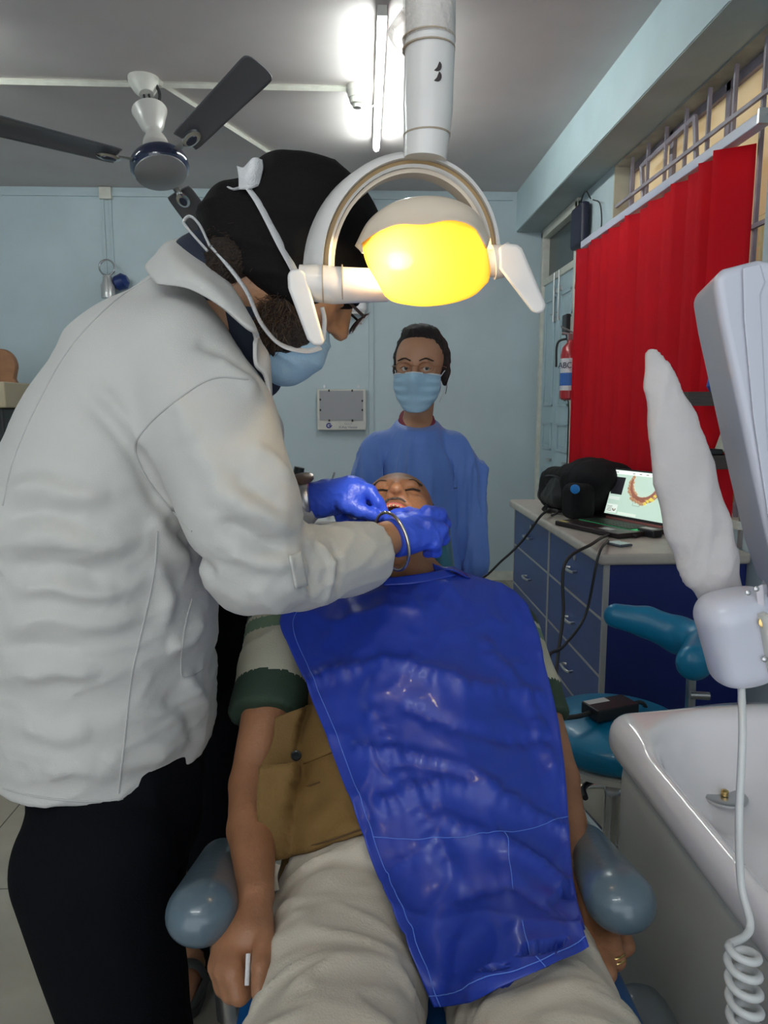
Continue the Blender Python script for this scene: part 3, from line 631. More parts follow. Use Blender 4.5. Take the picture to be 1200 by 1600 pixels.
am = [mat('scan_gum', (.40, .16, .11), .5, emit=.35), mat('scan_tooth', (.52, .30, .17), .5, emit=.4), mat('scan_yellow', (.75, .6, .12), .5, emit=.5)]
q = MB(); arc = [(.215+.085*math.cos(t)*(1.0), .175+.075*math.sin(t)) for t in np.linspace(math.pi*.93, 2*math.pi-.15, 22)]
q.tube([Lf(x, .004, z) for x, z in arc], .017, 8, 0, flat=.22)
for i, (x, z) in enumerate(arc):
    for s_ in (-1, 1):
        q.lathe([(.0075, 0), (.007, .004), (.004, .006)], Lf(x+.007*s_*random.uniform(.4, 1.3), .004, z+.010*s_*random.uniform(.4, 1.4)), -uy, 8, 2 if 14 <= i <= 17 else 1)
q.build('dental_scan_image', am, ld)
q = MB()
for a0, b0 in (((.165, .075), (.205, .075)), ((.205, .075), (.205, .105)), ((.205, .105), (.165, .105)), ((.165, .105), (.165, .075))): q.tube([Lf(a0[0], .001, a0[1]), Lf(b0[0], .001, b0[1])], .0006, 4)
q.build('selection_frame', MATS['ui_grey'], ld)
# things on the worktop near the laptop
a = PZ(1012, 838, CT); pa = thing('power_adapter', 'black adapter box with white label lying on the worktop beside the laptop', 'adapter', a)
q = MB(); f_ = lambda x, y, z: a+ux*x+uy*y+np.array([0, 0, z]); obox(q, -.04, .05, -.02, .03, .001, .032, f_); q.build('housing', blackp, pa, bevel=.006)
q = MB(); obox(q, -.035, .03, -.012, .024, .0325, .0330, f_); q.build('label', mat('label_white', (.6, .6, .58), .5), pa)
tag(tube('cable', cr([PZ(995, 838, CT+.01), PZ(970, 832, CT+.012), PZ(945, 838, CT+.012), PZ(925, 850, CT+.02), PZ(905, 880, CT-.02)+np.array([-.05, 0, 0]), P(880, 960, 2.45), P(872, 1020, 2.3), P(868, 1062, 2.1)], 8), .006, blackm, None, 8), 'thick black cable from the worktop adapter down to the stool', 'cable')
tag(tube('cable', cr([PZ(950, 845, CT+.012), PZ(935, 868, CT+.01), P(915, 960, 2.5), P(880, 1010, 2.3), P(858, 1025, 2.1), P(866, 1075, 2.0)], 8), .005, blackm, None, 8), 'black cable looping over the front edge of the worktop', 'cable')
tag(tube('cable', cr([PZ(862, 806, CT+.012), PZ(872, 799, CT+.03), PZ(860, 797, CT+.03), PZ(845, 806, CT+.02), P(822, 838, 3.6), P(800, 862, 3.6), P(782, 878, 3.7), P(765, 895, 3.8), P(748, 908, 3.9)], 8), .006, blackm, None, 8), 'black cable running left from the laptop past the gowned woman', 'cable')
a = PZ(963, 852, CT); ph = thing('mobile_phone', 'grey phone lying on the front edge of the worktop', 'phone', a)
q = MB(); obox(q, -.035, .045, -.025, .04, .001, .010, f_ if False else (lambda x, y, z: a+ux*x+uy*y+np.array([0, 0, z]))); q.build('body', mat('phone_grey', (.10, .12, .15), .2), ph, bevel=.003)
q = MB(); obox(q, -.03, .04, -.02, .035, .0101, .0106, lambda x, y, z: a+ux*x+uy*y+np.array([0, 0, z])); q.build('screen', mat('phone_glass', (.12, .16, .22), .1), ph)
# shelf
sh = thing('shelf_unit', 'dark wood two-tier shelf with grey side panel on the worktop by the window', 'shelf', (1.33, 2.72, CT))
z1 = P(1077, 612, 2.62)[2]; z2 = P(1107, 712, 2.62)[2]
box('shelf', (1.187, 2.62, z1-.05), (CXB, 2.715, z1), darkwood, sh, bevel=.002); box('shelf', (1.262, 2.62, z2-.05), (CXB, 2.715, z2), darkwood, sh, bevel=.002)
box('side_panel', (P(1155, 800, 2.7)[0], 2.66, CT), (CXB, 2.68, z1-.05), mat('grey_side_panel', (.22, .20, .20), .5), sh)
dv = thing('apex_locator', 'cream handheld device with dark screen leaning on the lower shelf', 'device', (1.37, 2.7, z2))
dM = Matrix.Translation((1.375, 2.67, z2+.002)) @ Matrix.Rotation(R(17), 4, 'Y')
q = MB(); q.box((-.04, -.0, 0), (.045, .05, .17), M=dM); q.build('housing', mat('device_cream', (.50, .50, .40), .4), dv, bevel=.008)
q = MB(); q.box((-.028, -.004, .05), (.032, .0, .15), M=dM); q.build('screen', mat('device_screen', (.06, .09, .09), .2), dv)
q = MB(); q.lathe([(.006, 0), (.006, .004)], dM @ Vector((0, -.001, .025)), (0, -1, 0), 12); q.build('button', redm, dv)
tag(box('black_remote', (1.285, 2.64, z2), (1.335, 2.70, z2+.022), blackp, bevel=.005), 'small black gadget on the lower shelf beside the cream device', 'gadget')
bo = MB(); bo.lathe([(.032, 0), (.045, .02), (.040, .05), (.022, .07), (.004, .075)], (1.32, 2.668, z1)); tag(bo.build('blue_dome_cover', mat('blue_plastic', (.02, .08, .45), .3), smooth=True), 'blue domed plastic object on the upper shelf', 'container')
# ================================================================== THE DENTAL UNIT
LY0 = .95                                          # depth of the operating lamp
lamp = thing('dental_lamp', 'white dental operating lamp with glowing yellow shield hanging over the patient', 'dental lamp', P(665, 250, LY0))
lampw = mat('lamp_white', (.66, .64, .61), .28, coat=.4, var=.04, vscale=10)
pts = cr([P(674, -260, LY0), P(673, -60, LY0), P(672, 60, LY0), P(670, 130, LY0), P(668, 190, LY0), P(664, 250, LY0)], 6)
tube('pole', pts, [.030]*(len(pts)-9)+[.030, .0295, .029, .0285, .028, .0275, .027, .0265, .026], lampw, lamp, 28)
top = np.array(pts[0]); q = MB(); q.tube(cr([top, top+[.0, .0, .06], top+[.06, .02, .10], top+[.30, .05, .11], top+[.70, .0, .11], top+[.78, 0, .16], [top[0]+.80, top[1], CZ]], 6), .032, 16); q.build('support_arm', lampw, lamp, smooth=True)
q = MB()
for y in (103, 119):
    p = P(682, y, LY0-.0285); q.lathe([(.0062, -.003), (.0062, .0005)], p, -FW, 14)
q.build('screw_hole', mat('dark_hole', (.03, .02, .02), .7), lamp)
plm = mat('cling_film', (.75, .68, .62), .15, alpha=.35, bump=.8, bscale=50)
q = MB(); q.tube([P(671, -60, LY0), P(671, 65, LY0)], .0315, 24); q.build('plastic_wrap', plm, lamp, smooth=True)
sheet('wrap_flap', [[(640, 8, LY0), (628, 14, LY0-.01), (640, 22, LY0)], [(640, 30, LY0), (608, 45, LY0-.01), (616, 52, LY0)], [(640, 55, LY0), (614, 66, LY0-.01), (620, 75, LY0)], [(640, 70, LY0), (628, 84, LY0), (632, 88, LY0)]], plm, lamp, .0006)
q = MB(); p = np.array(pts[-5]); 
for yy in (62, 78, 212): q.tube([P(670+(-3 if yy > 200 else 0), yy-1.2, LY0), P(670+(-3 if yy > 200 else 0), yy+1.2, LY0)], .0318 if yy < 100 else .0288, 24)
q.build('joint_ring', mat('joint_line', (.35, .28, .2), .5), lamp, smooth=True)
# yoke: half ring with a channel, seen from its front
cY = P(641, 408, LY0); exr = P(782, 400, LY0)-cY; ew = np.linalg.norm(exr); ex = exr/ew
ez = P(641, 240, LY0)-cY; eh = np.linalg.norm(ez); ez = ez/eh; en = np.cross(ex, ez); en = en if en[1] > 0 else -en
def arc(rx, rz, d, t, sh=(0, 0)): return cY+ex*(rx*ew*math.cos(t)+sh[0])+ez*(rz*eh*math.sin(t)+sh[1])+en*d
ts = np.linspace(R(-8), R(188), 44)
def band(prof, name, m, par):               # prof: closed list of (radius factor, depth, dx, dz)
    q = MB(); v = []; n = len(prof)
    for t in ts:
        for rf, d, dx, dz in prof: v.append(arc(rf, rf, d, t, (dx, dz)))
    f = [(i*n+j, i*n+(j+1) % n, (i+1)*n+(j+1) % n, (i+1)*n+j) for i in range(len(ts)-1) for j in range(n)]+[tuple(range(n)), tuple((len(ts)-1)*n+j for j in range(n))[::-1]]
    q.add(v, f); return q.build(name, m, par, smooth=True)
band([(1.00, .00, 0, 0), (1.035, .012, -.006, .002), (1.09, .055, -.014, .002), (1.0, .06, -.014, 0), (.88, .012, -.004, 0), (.875, .0, 0, 0), (.90, -.003, 0, 0), (.905, .008, 0, 0), (.955, .008, 0, 0), (.96, -.003, 0, 0)], 'yoke', lampw, lamp)
band([(.953, .004, 0, 0), (.953, .0085, 0, 0), (.907, .0085, 0, 0), (.907, .004, 0, 0)], 'yoke_channel', mat('tan_gasket', (.36, .23, .09), .45), lamp)
band([(.875, .004, 0, 0), (.885, .03, -.004, 0), (.845, .03, -.004, 0), (.835, .004, 0, 0)], 'yoke_inner_rail', mat('rail_cream', (.62, .52, .40), .35), lamp)
# lamp head
hc = P(664, 392, LY0+.005); W2 = np.linalg.norm(P(762, 392, LY0)-P(566, 392, LY0))/2
q = MB(); v = []; n = 36; rows = 10
def headpt(t, s, k=1.0, back=0.0):           # t across (-1..1), s 0 at lower front rim .. 1 over the top to the back
    x = W2*k*t; w_ = math.sqrt(max(0, 1-t*t*.92))
    a = R(-5)+s*R(150); return hc+ex*x+ez*((.052*math.sin(a)+.008)*w_**1.2*k+.0)+en*((-.055*math.cos(a)*k)*w_+back)
G = np.array([[headpt(t, s) for t in np.sin(np.linspace(-math.pi/2, math.pi/2, 28))] for s in np.linspace(.12, 1, 12)])
def px2(G): return G
shell = [[(556, 385, .0), (578, 345, -.012), (615, 318, -.02), (660, 308, -.022), (705, 312, -.02), (742, 332, -.012), (764, 372, .0)],
         [(563, 392, -.03), (588, 362, -.042), (620, 349, -.048), (662, 346, -.05), (703, 340, -.048), (738, 350, -.042), (762, 382, -.03)],
         [(566, 396, -.034), (590, 368, -.047), (622, 354, -.052), (662, 356, -.056), (704, 346, -.052), (737, 356, -.046), (760, 388, -.034)]]
back_row = [(556+8, 392, .05), (585, 362, .055), (620, 345, .06), (660, 338, .062), (700, 342, .06), (735, 358, .055), (758, 380, .05)]
sheet('lamp_shell', [[(x, y, LY0+d) for x, y, d in r] for r in [back_row]+shell], mat('lamp_shell_cream', (.66, .56, .44), .3, coat=.3), lamp, .003, 5)
ym_ = mat('yellow_shield', (.9, .5, .02), .25)
nt = ym_.node_tree; pb = nt.nodes['Principled BSDF']; tr = nt.nodes.new('ShaderNodeBsdfTranslucent'); tr.inputs[0].default_value = (1, .66, .22, 1); tp = nt.nodes.new('ShaderNodeBsdfTransparent'); tp.inputs[0].default_value = (1, .85, .4, 1)
m1 = nt.nodes.new('ShaderNodeMixShader'); m1.inputs[0].default_value = .80; m2 = nt.nodes.new('ShaderNodeMixShader'); m2.inputs[0].default_value = .22
nt.links.new(pb.outputs[0], m1.inputs[1]); nt.links.new(tr.outputs[0], m1.inputs[2]); nt.links.new(m1.outputs[0], m2.inputs[1]); nt.links.new(tp.outputs[0], m2.inputs[2]); nt.links.new(m2.outputs[0], nt.nodes['Material Output'].inputs[0])
sheet('yellow_shield', [[(566, 380, LY0-.035), (590, 364, LY0-.048), (622, 352, LY0-.054), (662, 352, LY0-.058), (704, 345, LY0-.054), (737, 355, LY0-.048), (757, 378, LY0-.03)],
      [(573, 410, LY0-.045), (596, 404, LY0-.060), (628, 400, LY0-.07), (662, 398, LY0-.073), (706, 396, LY0-.066), (742, 396, LY0-.055), (763, 408, LY0-.03)],
      [(590, 440, LY0-.045), (606, 442, LY0-.060), (630, 446, LY0-.068), (662, 446, LY0-.070), (704, 442, LY0-.062), (742, 434, LY0-.050), (765, 424, LY0-.03)],
      [(603, 462, LY0-.035), (614, 470, LY0-.045), (634, 475, LY0-.052), (664, 478, LY0-.055), (702, 474, LY0-.050), (738, 462, LY0-.040), (762, 440, LY0-.026)]], ym_, lamp, .0022, 6)
sheet('reflector', [[(575, 380, LY0+.02), (620, 355, LY0+.03), (664, 350, LY0+.035), (710, 353, LY0+.03), (752, 380, LY0+.02)], [(590, 415, LY0+.03), (625, 410, LY0+.045), (664, 410, LY0+.05), (705, 410, LY0+.045), (745, 412, LY0+.03)], [(608, 450, LY0+.02), (635, 456, LY0+.03), (664, 458, LY0+.035), (700, 454, LY0+.03), (740, 440, LY0+.02)]], mat('reflector_white', (.85, .8, .65), .3), lamp, .003)
bulb = P(622, 408, LY0-.030); q = MB(); q.lathe([(.002, -.014), (.009, -.01), (.011, 0), (.009, .012), (.002, .018)], bulb, ex); q.build('bulb', mat('bulb_glow', (1, .88, .6), .3, emit=40), lamp, smooth=True)
def pl(name, loc, en_, rad, col, typ='POINT', tgt=None, size=30, blend=.5):
    l = bpy.data.lights.new(name, typ); l.energy = en_; l.color = col; l.shadow_soft_size = rad
    o = bpy.data.objects.new(name, l); COL.objects.link(o); o.parent = lamp; o.location = Vector(np.array(loc)-np.array(lamp.location))
    if typ == 'SPOT': l.spot_size = R(size); l.spot_blend = blend; o.rotation_euler = (Vector(tgt)-Vector(loc)).to_track_quat('-Z', 'Y').to_euler()
    return o
pl('bulb_light', P(622, 412, LY0-.045), LAMP_W, .008, (1, .80, .42))
pl('beam_light', P(640, 480, LY0+.02), SPOT_W, .02, (1, .93, .82), 'SPOT', P(592, 800, 1.36), 26, .6)
# side hubs and handles
q = MB(); q.tube([P(478, 442, LY0-.01), P(506, 444, LY0-.01), P(522, 446, LY0-.01), P(560, 446, LY0-.01), P(606, 446, LY0-.01)], [.0215, .0225, .0225, .021, .0195], 24); q.build('hub', lampw, lamp, smooth=True)
for x in (505, 535): tube('hub_ring', [P(x-1, 444, LY0-.01), P(x+1, 444, LY0-.01)], .0232, MATS['joint_line'], lamp, 24)
q = MB(); q.tube([P(752, 414, LY0), P(785, 408, LY0), P(800, 402, LY0)], [.016, .018, .019], 20); q.build('hub', lampw, lamp, smooth=True)
def handle(prof, d0, d1, hubs):
    q = MB(); n = len(prof); cx_ = sum(p[0] for p in prof)/n; cy_ = sum(p[1] for p in prof)/n
    fp = [P(x, y, LY0+d0) for x, y in prof]; bp = [P(x, y, LY0+d1) for x, y in prof]
    q.add(fp+bp, [tuple(range(n)), tuple(range(n, 2*n))[::-1]]+[(i, i+n, (i+1) % n+n, (i+1) % n) for i in range(n)])
    h = q.build('handle', lampw, lamp, bevel=.004, seg=3)
    q = MB(); q.tube(hubs, [.020, .021], 24); q.build('handle_hub', lampw, h, smooth=True)
handle([(449, 428), (456, 421), (470, 420), (478, 428), (507, 532), (504, 541), (490, 540), (480, 530), (450, 450)], -.032, .002, [P(468, 440, LY0-.01), P(496, 441, LY0-.01)])
handle([(779, 386), (790, 380), (808, 382), (816, 388), (853, 476), (850, 488), (838, 491), (830, 486), (795, 440), (780, 420)], -.022, .004, [P(784, 408, LY0), P(770, 410, LY0)])
# ---- cuspidor
cu = thing('cuspidor_unit', 'white spittoon basin on its grey-white dental unit body at the right', 'spittoon', (.72, .93, 0))
ZR = .86; bc = np.array([.80, .93, ZR-.13])
def Z(x, y, z): return np.array([x, y, z])
basin = body('basin', [Box(Z(.82, .93, ZR-.045), (.372, .335, .045), .040, k=.0), Ell(Z(.74, 1.18, ZR-.04), (.27, .15, .048), k=.03), Box(Z(.82, .92, ZR-.10), (.345, .31, .075), .05, k=.01),
     Box(Z(.80, .885, ZR+.03), (.325, .325, .165), .155, k=.03, mode='s')], .006, ceramic, cu, sm=3)
q = MB(); dz = hit(bvh(basin), 1132, 1246, .002); q.lathe([(.036, 0), (.036, .004), (.030, .006), (.012, .003), (.002, .003)], dz); q.build('drain', steel, cu, smooth=True)
q = MB(); q.lathe([(.006, .004), (.006, .012), (.003, .014)], dz); q.build('drain_screw', brass, cu, smooth=True)
body('unit_body', [Box(Z(.83, .92, ZR-.33), (.365, .315, .26), .03, k=.0), Box(Z(.84, .92, .22), (.34, .30, .25), .03, k=.03), Box(Z(.80, .885, ZR+.03), (.335, .335, .175), .16, k=.0, mode='s'), Half(Z(0, 0, .002), (0, 0, -1), 0)], .012, mat('unit_grey_white', (.52, .53, .50), .3, coat=.2, var=.06, vscale=3), cu, sm=2)
box('base_plate', (.48, .58, 0), (1.15, 1.3, .04), mat('dark_base', (.06, .07, .08), .5), cu, bevel=.01)
# ---- big white delivery column at the right edge
dc = thing('delivery_arm', 'large white plastic delivery arm of the dental unit cut off by the right edge', 'dental unit arm', (.64, .97, .9))
YD = .80
A_ = [P(1122, 440, YD), P(1200, 880, YD)]
q = MB()
fr = [(1113, 432), (1132, 418), (1186, 404), (1240, 412), (1330, 470), (1330, 960), (1235, 960), (1208, 880), (1180, 760), (1150, 620), (1124, 500)]
n = len(fr); fp = [P(x, y, YD) for x, y in fr]; bp = [P(x, y, YD)+np.array([.05, .16, .0]) for x, y in fr]
q.add(fp+bp, [tuple(range(n)), tuple(range(n, 2*n))[::-1]]+[(i, i+n, (i+1) % n+n, (i+1) % n) for i in range(n)])
q.build('cover', unitw, dc, bevel=.012, seg=4)
q = MB(); fr2 = [(1160, 418), (1188, 412), (1196, 440), (1188, 460), (1200, 700), (1218, 860), (1206, 850), (1176, 650), (1162, 500)]
fp = [P(x, y, YD-.004) for x, y in fr2]; bp = [P(x, y, YD+.01) for x, y in fr2]; n = len(fr2)
q.add(fp+bp, [tuple(range(n)), tuple(range(n, 2*n))[::-1]]+[(i, i+n, (i+1) % n+n, (i+1) % n) for i in range(n)]); q.build('raised_panel', unitw, dc, bevel=.002)
c = P(1290, 950, YD)+np.array([.03, .10, 0]); q = MB(); q.tube(cr([c+[0, 0, .04], c+[.02, .02, -.03], (1.0, 1.12, 1.02), (1.12, 1.20, .95), (1.12, 1.20, ZR-.02)], 6), .03, 18); q.build('column', unitw, dc, smooth=True)
q = MB(); q.tube([P(1204, 990, YD), P(1300, 940, YD+.06)], .012, 12); q.build('mounting_rod', steel, dc, smooth=True)
# ---- holder with cloth-covered monitor arm, cable
ho = thing('instrument_holder', 'white plastic instrument holder with screws at the right edge', 'holder', P(1150, 1060, .80))
YH = .80
body('housing', [Cone(P(1132, 960, YH), P(1150, 1045, YH), .030, .022, sc=(1, 1, 1), k=.02), Cone(P(1165, 945, YH), P(1178, 1035, YH), .024, .021, k=.04), Box((P(1150, 1000, YH)), (.030, .028, .046), .014, frame((0, -1, 0), P(1132, 940, YH)-P(1152, 1040, YH)), k=.02),
      Half(P(1150, 922, YH), P(1145, 900, YH)-P(1160, 1000, YH), 0.006), Half(P(1165, 1068, YH), (0, 0, -1), .006)], .003, unitw, ho, sm=2)
pp = [(1180, 918), (1192, 912), (1204, 1045), (1194, 1050)]; 
q = MB(); fp = [P(x, y, YH-.028) for x, y in pp]; bp = [P(x+6, y, YH+.02) for x, y in pp]; q.add(fp+bp, [(0, 1, 2, 3), (7, 6, 5, 4), (0, 4, 5, 1), (1, 5, 6, 2), (2, 6, 7, 3), (3, 7, 4, 0)]); q.build('side_plate', mat('plate_pinkish_white', (.62, .58, .62), .35), ho, bevel=.002)
q = MB(); q.tube([P(1190, 958, YH-.034), P(1208, 1052, YH-.034)], .011, 12, flat=.4); q.build('bracket', offw, ho, smooth=True)
for x, y, r_ in ((1168, 926, .003), (1181, 920, .003), (1193, 972, .0062), (1194, 1030, .003)):
    q = MB(); q.lathe([(r_, 0), (r_, .002), (r_*.5, .003)], P(x, y, YH-.036), -FW, 12); q.build('screw', brass if r_ > .004 else steel, ho, smooth=True)
sl = thing('cloth_covered_arm', 'curved upright arm wrapped in a wrinkled white cloth sleeve in front of the laptop', 'covered arm', P(1130, 930, .82))
YS = .84
prs = []; spine = [(1019, 556, 12), (1031, 600, 23), (1050, 660, 34), (1071, 740, 43), (1091, 820, 47), (1111, 880, 43), (1124, 920, 33), (1136, 950, 26)]
FRM = frame((0, -1, 0), P(1022, 548, YS)-P(1126, 915, YS))
for (a, b_, c_), (d, e, f_) in zip(spine[:-1], spine[1:]): prs.append(Cone(P(a, b_, YS), P(d, e, YS), c_/FPX*YS*1.05, f_/FPX*YS*1.05, FRM, (1, .45, 1), k=.01))
V_ = None
body('cloth_sleeve', prs, .0035, sleevem, sl, [lambda V: noise(V, 42, 2, (1, 1, .5))*.0016+ridge(V, 40, 6, (1.6, 1, .3))*.0045+ridge(V, 70, 8, (1, 1, 1.1))*.003*np.clip((1.28-V[:, 2])*9, .25, 1)], sm=1)
q = MB(); q.tube(cr([P(1062, 720, YS), P(1092, 810, YS), P(1135, 940, YS)], 5), .010, 8); q.build('inner_bar', blackp, sl)
cd_ = thing('coiled_cable', 'white cable hanging from the instrument holder into a coil at the bottom right', 'cable', P(1165, 1600, .66))
YC = .74
pts = cr([P(1158, 1062, YC+.05), P(1160, 1150, YC+.01), P(1155, 1280, YC-.01), P(1158, 1380, YC-.02), P(1172, 1440, YC-.04), P(1165, 1462, YC-.05), P(1140, 1475, YC-.06)], 10)
cc = P(1160, 1480, YC-.07); cdn = P(1166, 1640, YC-.10)-cc; T_ = 8.5
for t in np.linspace(0, 1, 240):
    a = math.pi+t*T_*2*math.pi; pts.append(cc+cdn*t*1.5+np.array([math.cos(a)*.0145, math.sin(a)*.0145, 0]))
tube('cord', pts, .0042, mat('cord_grey_white', (.55, .56, .55), .35, coat=.2), cd_, 10)
# ---- operator stool
st = thing('operator_stool', 'turquoise vinyl operator stool with curved back support and chrome frame', 'stool', (.72, 2.0, 0))
sc_ = np.array([.74, 1.98, 0])
body('seat', [Ell(sc_+[0, 0, .485], (.215, .215, .065), k=.0), Ell(sc_+[0, 0, .455], (.21, .21, .05), k=.02)], .009, teal, st, sm=2)
q = MB(); q.lathe([(.19, .405), (.20, .41), (.20, .425), (.18, .43)], sc_); q.build('seat_ring', mat('ring_cream', (.6, .58, .52), .4), st, smooth=True)
q = MB(); q.lathe([(.025, .08), (.025, .41)], sc_, n=14); q.build('gas_column', chrome, st, smooth=True)
for k_ in range(5):
    a = k_*2*math.pi/5+.3; e_ = sc_+np.array([.27*math.cos(a), .27*math.sin(a), .07])
    q = MB(); q.tube([sc_+[0, 0, .12], e_], [.022, .014], 8); lg = q.build('leg', steel, st, smooth=True)
    q = MB(); q.lathe([(.027, -.012), (.027, .012)], e_+[0, 0, -.043], (math.sin(a), -math.cos(a), 0), 14); q.build('caster', blackp, lg, smooth=True)
q = MB(); q.tube([sc_+np.array([.17*math.cos(t), .17*math.sin(t), .22]) for t in np.linspace(0, 6.283, 33)[:-1]], .009, 8, closed=True); q.build('foot_ring', chrome, st, smooth=True)
q = MB(); q.tube(cr([sc_+[-.02, .0, .35], sc_+[-.10, -.05, .34], sc_+[-.12, -.12, .345]], 5), .008, 8); q.build('height_lever', blackp, st, smooth=True)
BY = 2.02
bk_ = [P(962, 962, BY+.02), P(1010, 972, BY), P(1060, 992, BY-.03), P(1105, 1010, BY-.10), P(1085, 1035, BY-.22)]
prs = []; rr = [.036, .044, .052, .058, .048]
for i in range(4): prs.append(Cone(bk_[i], bk_[i+1], rr[i], rr[i+1], None, (1, .75, 1), k=.03))
body('back_support', prs, .006, teal, st, sm=2)
q = MB(); p0 = P(1080, 1060, BY-.08); q.tube(cr([p0, p0+[0, .0, -.12], sc_+[.19, .0, .39], sc_+[.1, 0, .41]], 6), .014, 8); q.build('back_post', steel, st, smooth=True)
q = MB(); q.tube([p0+[-.01, -.02, -.04], p0+[.04, -.03, -.04]], .011, 10); q.build('knob', steel, st, smooth=True)
a = P(945, 1100, 1.93); ab = thing('laptop_power_brick', 'black power brick with white label resting on the turquoise stool seat', 'power brick', a)
az = sc_[2]+.552; f_ = lambda x, y, z: np.array([.70, 1.93, az])+np.array([math.cos(.35), math.sin(.35), 0])*x+np.array([-math.sin(.35), math.cos(.35), 0])*y+np.array([0, 0, z])
q = MB(); obox(q, -.065, .075, -.035, .04, 0, .034, f_); q.build('housing', blackp, ab, bevel=.004)
q = MB(); obox(q, -.06, .01, .01, .036, .0342, .0348, f_); q.build('label', MATS['label_white'], ab)
tag(tube('cable', cr([f_(-.065, 0, .015), f_(-.11, .0, .012), f_(-.16, .02, .01), f_(-.18, .05, .03), f_(-.19, .1, .02), f_(-.20, .16, -.05)], 6), .007, blackm, None, 8), 'thick black cable from the power brick across the stool seat', 'cable')
tag(tube('cable', cr([f_(.075, 0, .018), f_(.12, .01, .012), f_(.15, .02, -.02), f_(.17, .03, -.12)], 6), .006, blackm, None, 8), 'short black cable from the far end of the power brick', 'cable')
# ---- dental chair
ch = thing('dental_chair', 'grey and teal reclined dental patient chair with padded armrests', 'dental chair', (.10, 1.0, 0))
def armrest(px0, px1, r0, r1, Y0, Y1, side):
    a, b_ = P(*px0, Y0), P(*px1, Y1)
    o = body('armrest', [Cone(a, b_, r0, r1, frame((0, -1, 0), (0, 0, 1)), (1, 1, .82), k=.02)], .006, greyv, ch, sm=2)
    q = MB(); q.tube([a*.5+b_*.5+[0, .02, -.02], np.array([(a[0]+b_[0])/2, 1.0, .50]), np.array([.10+side*.20, 1.02, .42])], .018, 10); q.build('armrest_bracket', steel, ch, smooth=True)
armrest((347, 1340), (316, 1424), .032, .0445, 1.03, .83, -1)
armrest((915, 1318), (968, 1405), .034, .0445, 1.05, .83, 1)
for (x, y, Y) in ((316, 1448, .79), (968, 1432, .79)): pass
ax_ = P(645, 1000, 1.42)-P(665, 1420, 1.05); fb = frame(np.cross((1, 0, 0), ax_) if np.cross((1, 0, 0), ax_)[1] < 0 else -np.cross((1, 0, 0), ax_), ax_)
bot = P(665, 1400, 1.06); topb = P(645, 985, 1.50)
body('backrest', [Box((bot+topb)/2, (.22, .045, np.linalg.norm(topb-bot)/2+.05), .04, fb, k=.0)], .012, teal, ch, sm=2)
body('headrest', [Box(P(625, 862, 1.58), (.115, .035, .09), .033, frame((0, -.6, .8), (0, .8, .6)), k=0)], .008, mat('headrest_teal', (.02, .13, .20), .4), ch, sm=1)
q = MB(); q.tube([P(640, 905, 1.60), P(650, 1000, 1.60)], .014, 8); q.build('headrest_post', steel, ch)
body('seat_cushion', [Box(Z(.10, .62, .625), (.255, .42, .05), .045, k=0), Box(Z(.10, .10, .56), (.19, .30, .045), .04, frame((0, -1, -.12), (0, -.12, 1)), k=.04)], .014, bluev, ch, sm=2)
q = MB(); q.box((-.08, .35, .30), (.28, 1.0, .57)); q.build('seat_frame', mat('chair_grey', (.30, .31, .31), .4), ch, bevel=.03, seg=3)
q = MB(); q.box((-.12, .30, 0), (.32, 1.35, .10)); q.box((0, .5, .1), (.2, .9, .32)); q.build('base', MATS['chair_grey'], ch, bevel=.03, seg=3)
sidep = mat('chair_side_grey', (.12, .14, .15), .4, coat=.2)
body('side_cover', [Box(Z(.405, .62, .42), (.045, .36, .15), .04, k=0)], .012, sidep, ch, sm=1)
q = MB(); q.box((.25, .5, .35), (.40, .7, .40)); q.build('side_cover_bracket', MATS['chair_grey'], ch)
# ---- instruments behind the doctor's left hand
it = thing('instrument_tray', 'small steel instrument tray with dark stand behind the doctor\'s gloved left hand', 'instrument stand', P(520, 900, 2.0)*[1, 1, 0])
tz = P(500, 806, 2.0); q = MB(); q.box((tz[0]-.16, 1.9, tz[2]-.012), (tz[0]+.06, 2.12, tz[2])); q.build('tray', steel, it, bevel=.004)
q = MB(); q.lathe([(.018, .04), (.018, tz[2]-.012)], (tz[0]+.01, 2.02, 0), n=12); q.build('pole', mat('redbrown_post', (.12, .03, .02), .5), it)
q = MB(); q.lathe([(.16, 0), (.16, .02), (.03, .045)], (tz[0]+.01, 2.02, 0)); q.build('base', blackp, it, smooth=True)
tag(tube('handpiece', [P(468, 730, 2.0), P(462, 760, 2.0), P(455, 806, 2.0)+[0, 0, .004]], [.014, .015, .012], blackp, None, 12), 'black stick-shaped handpiece upright behind the doctor\'s sleeve', 'handpiece')
tag(tube('probe', cr([P(523, 738, 2.0), P(519, 755, 2.0), P(516, 806, 2.0)+[0, 0, .002]], 4), .003, steel, None, 8), 'thin steel probe upright behind the doctor\'s blue-gloved hand', 'probe')
cr_ = thing('metal_rack', 'dark metal rack with white cloth behind the patient\'s striped sleeve', 'rack', P(405, 1100, 2.3)*[1, 1, 0])
q = MB(); 
for x in (398, 412, 440): q.tube([P(x, 955, 2.3), P(x, 955, 2.3)*[1, 1, 0]], .012, 8)
q.tube([P(380, 962, 2.3), P(445, 955, 2.3)], .014, 8); q.build('frame', steel, cr_, smooth=True)
sheet('hanging_cloth', [[(396, 962, 2.33), (405, 962, 2.35), (450, 960, 2.33)], [(398, 1010, 2.33), (408, 1020, 2.35), (452, 1020, 2.33)]], tiem, cr_, .004)
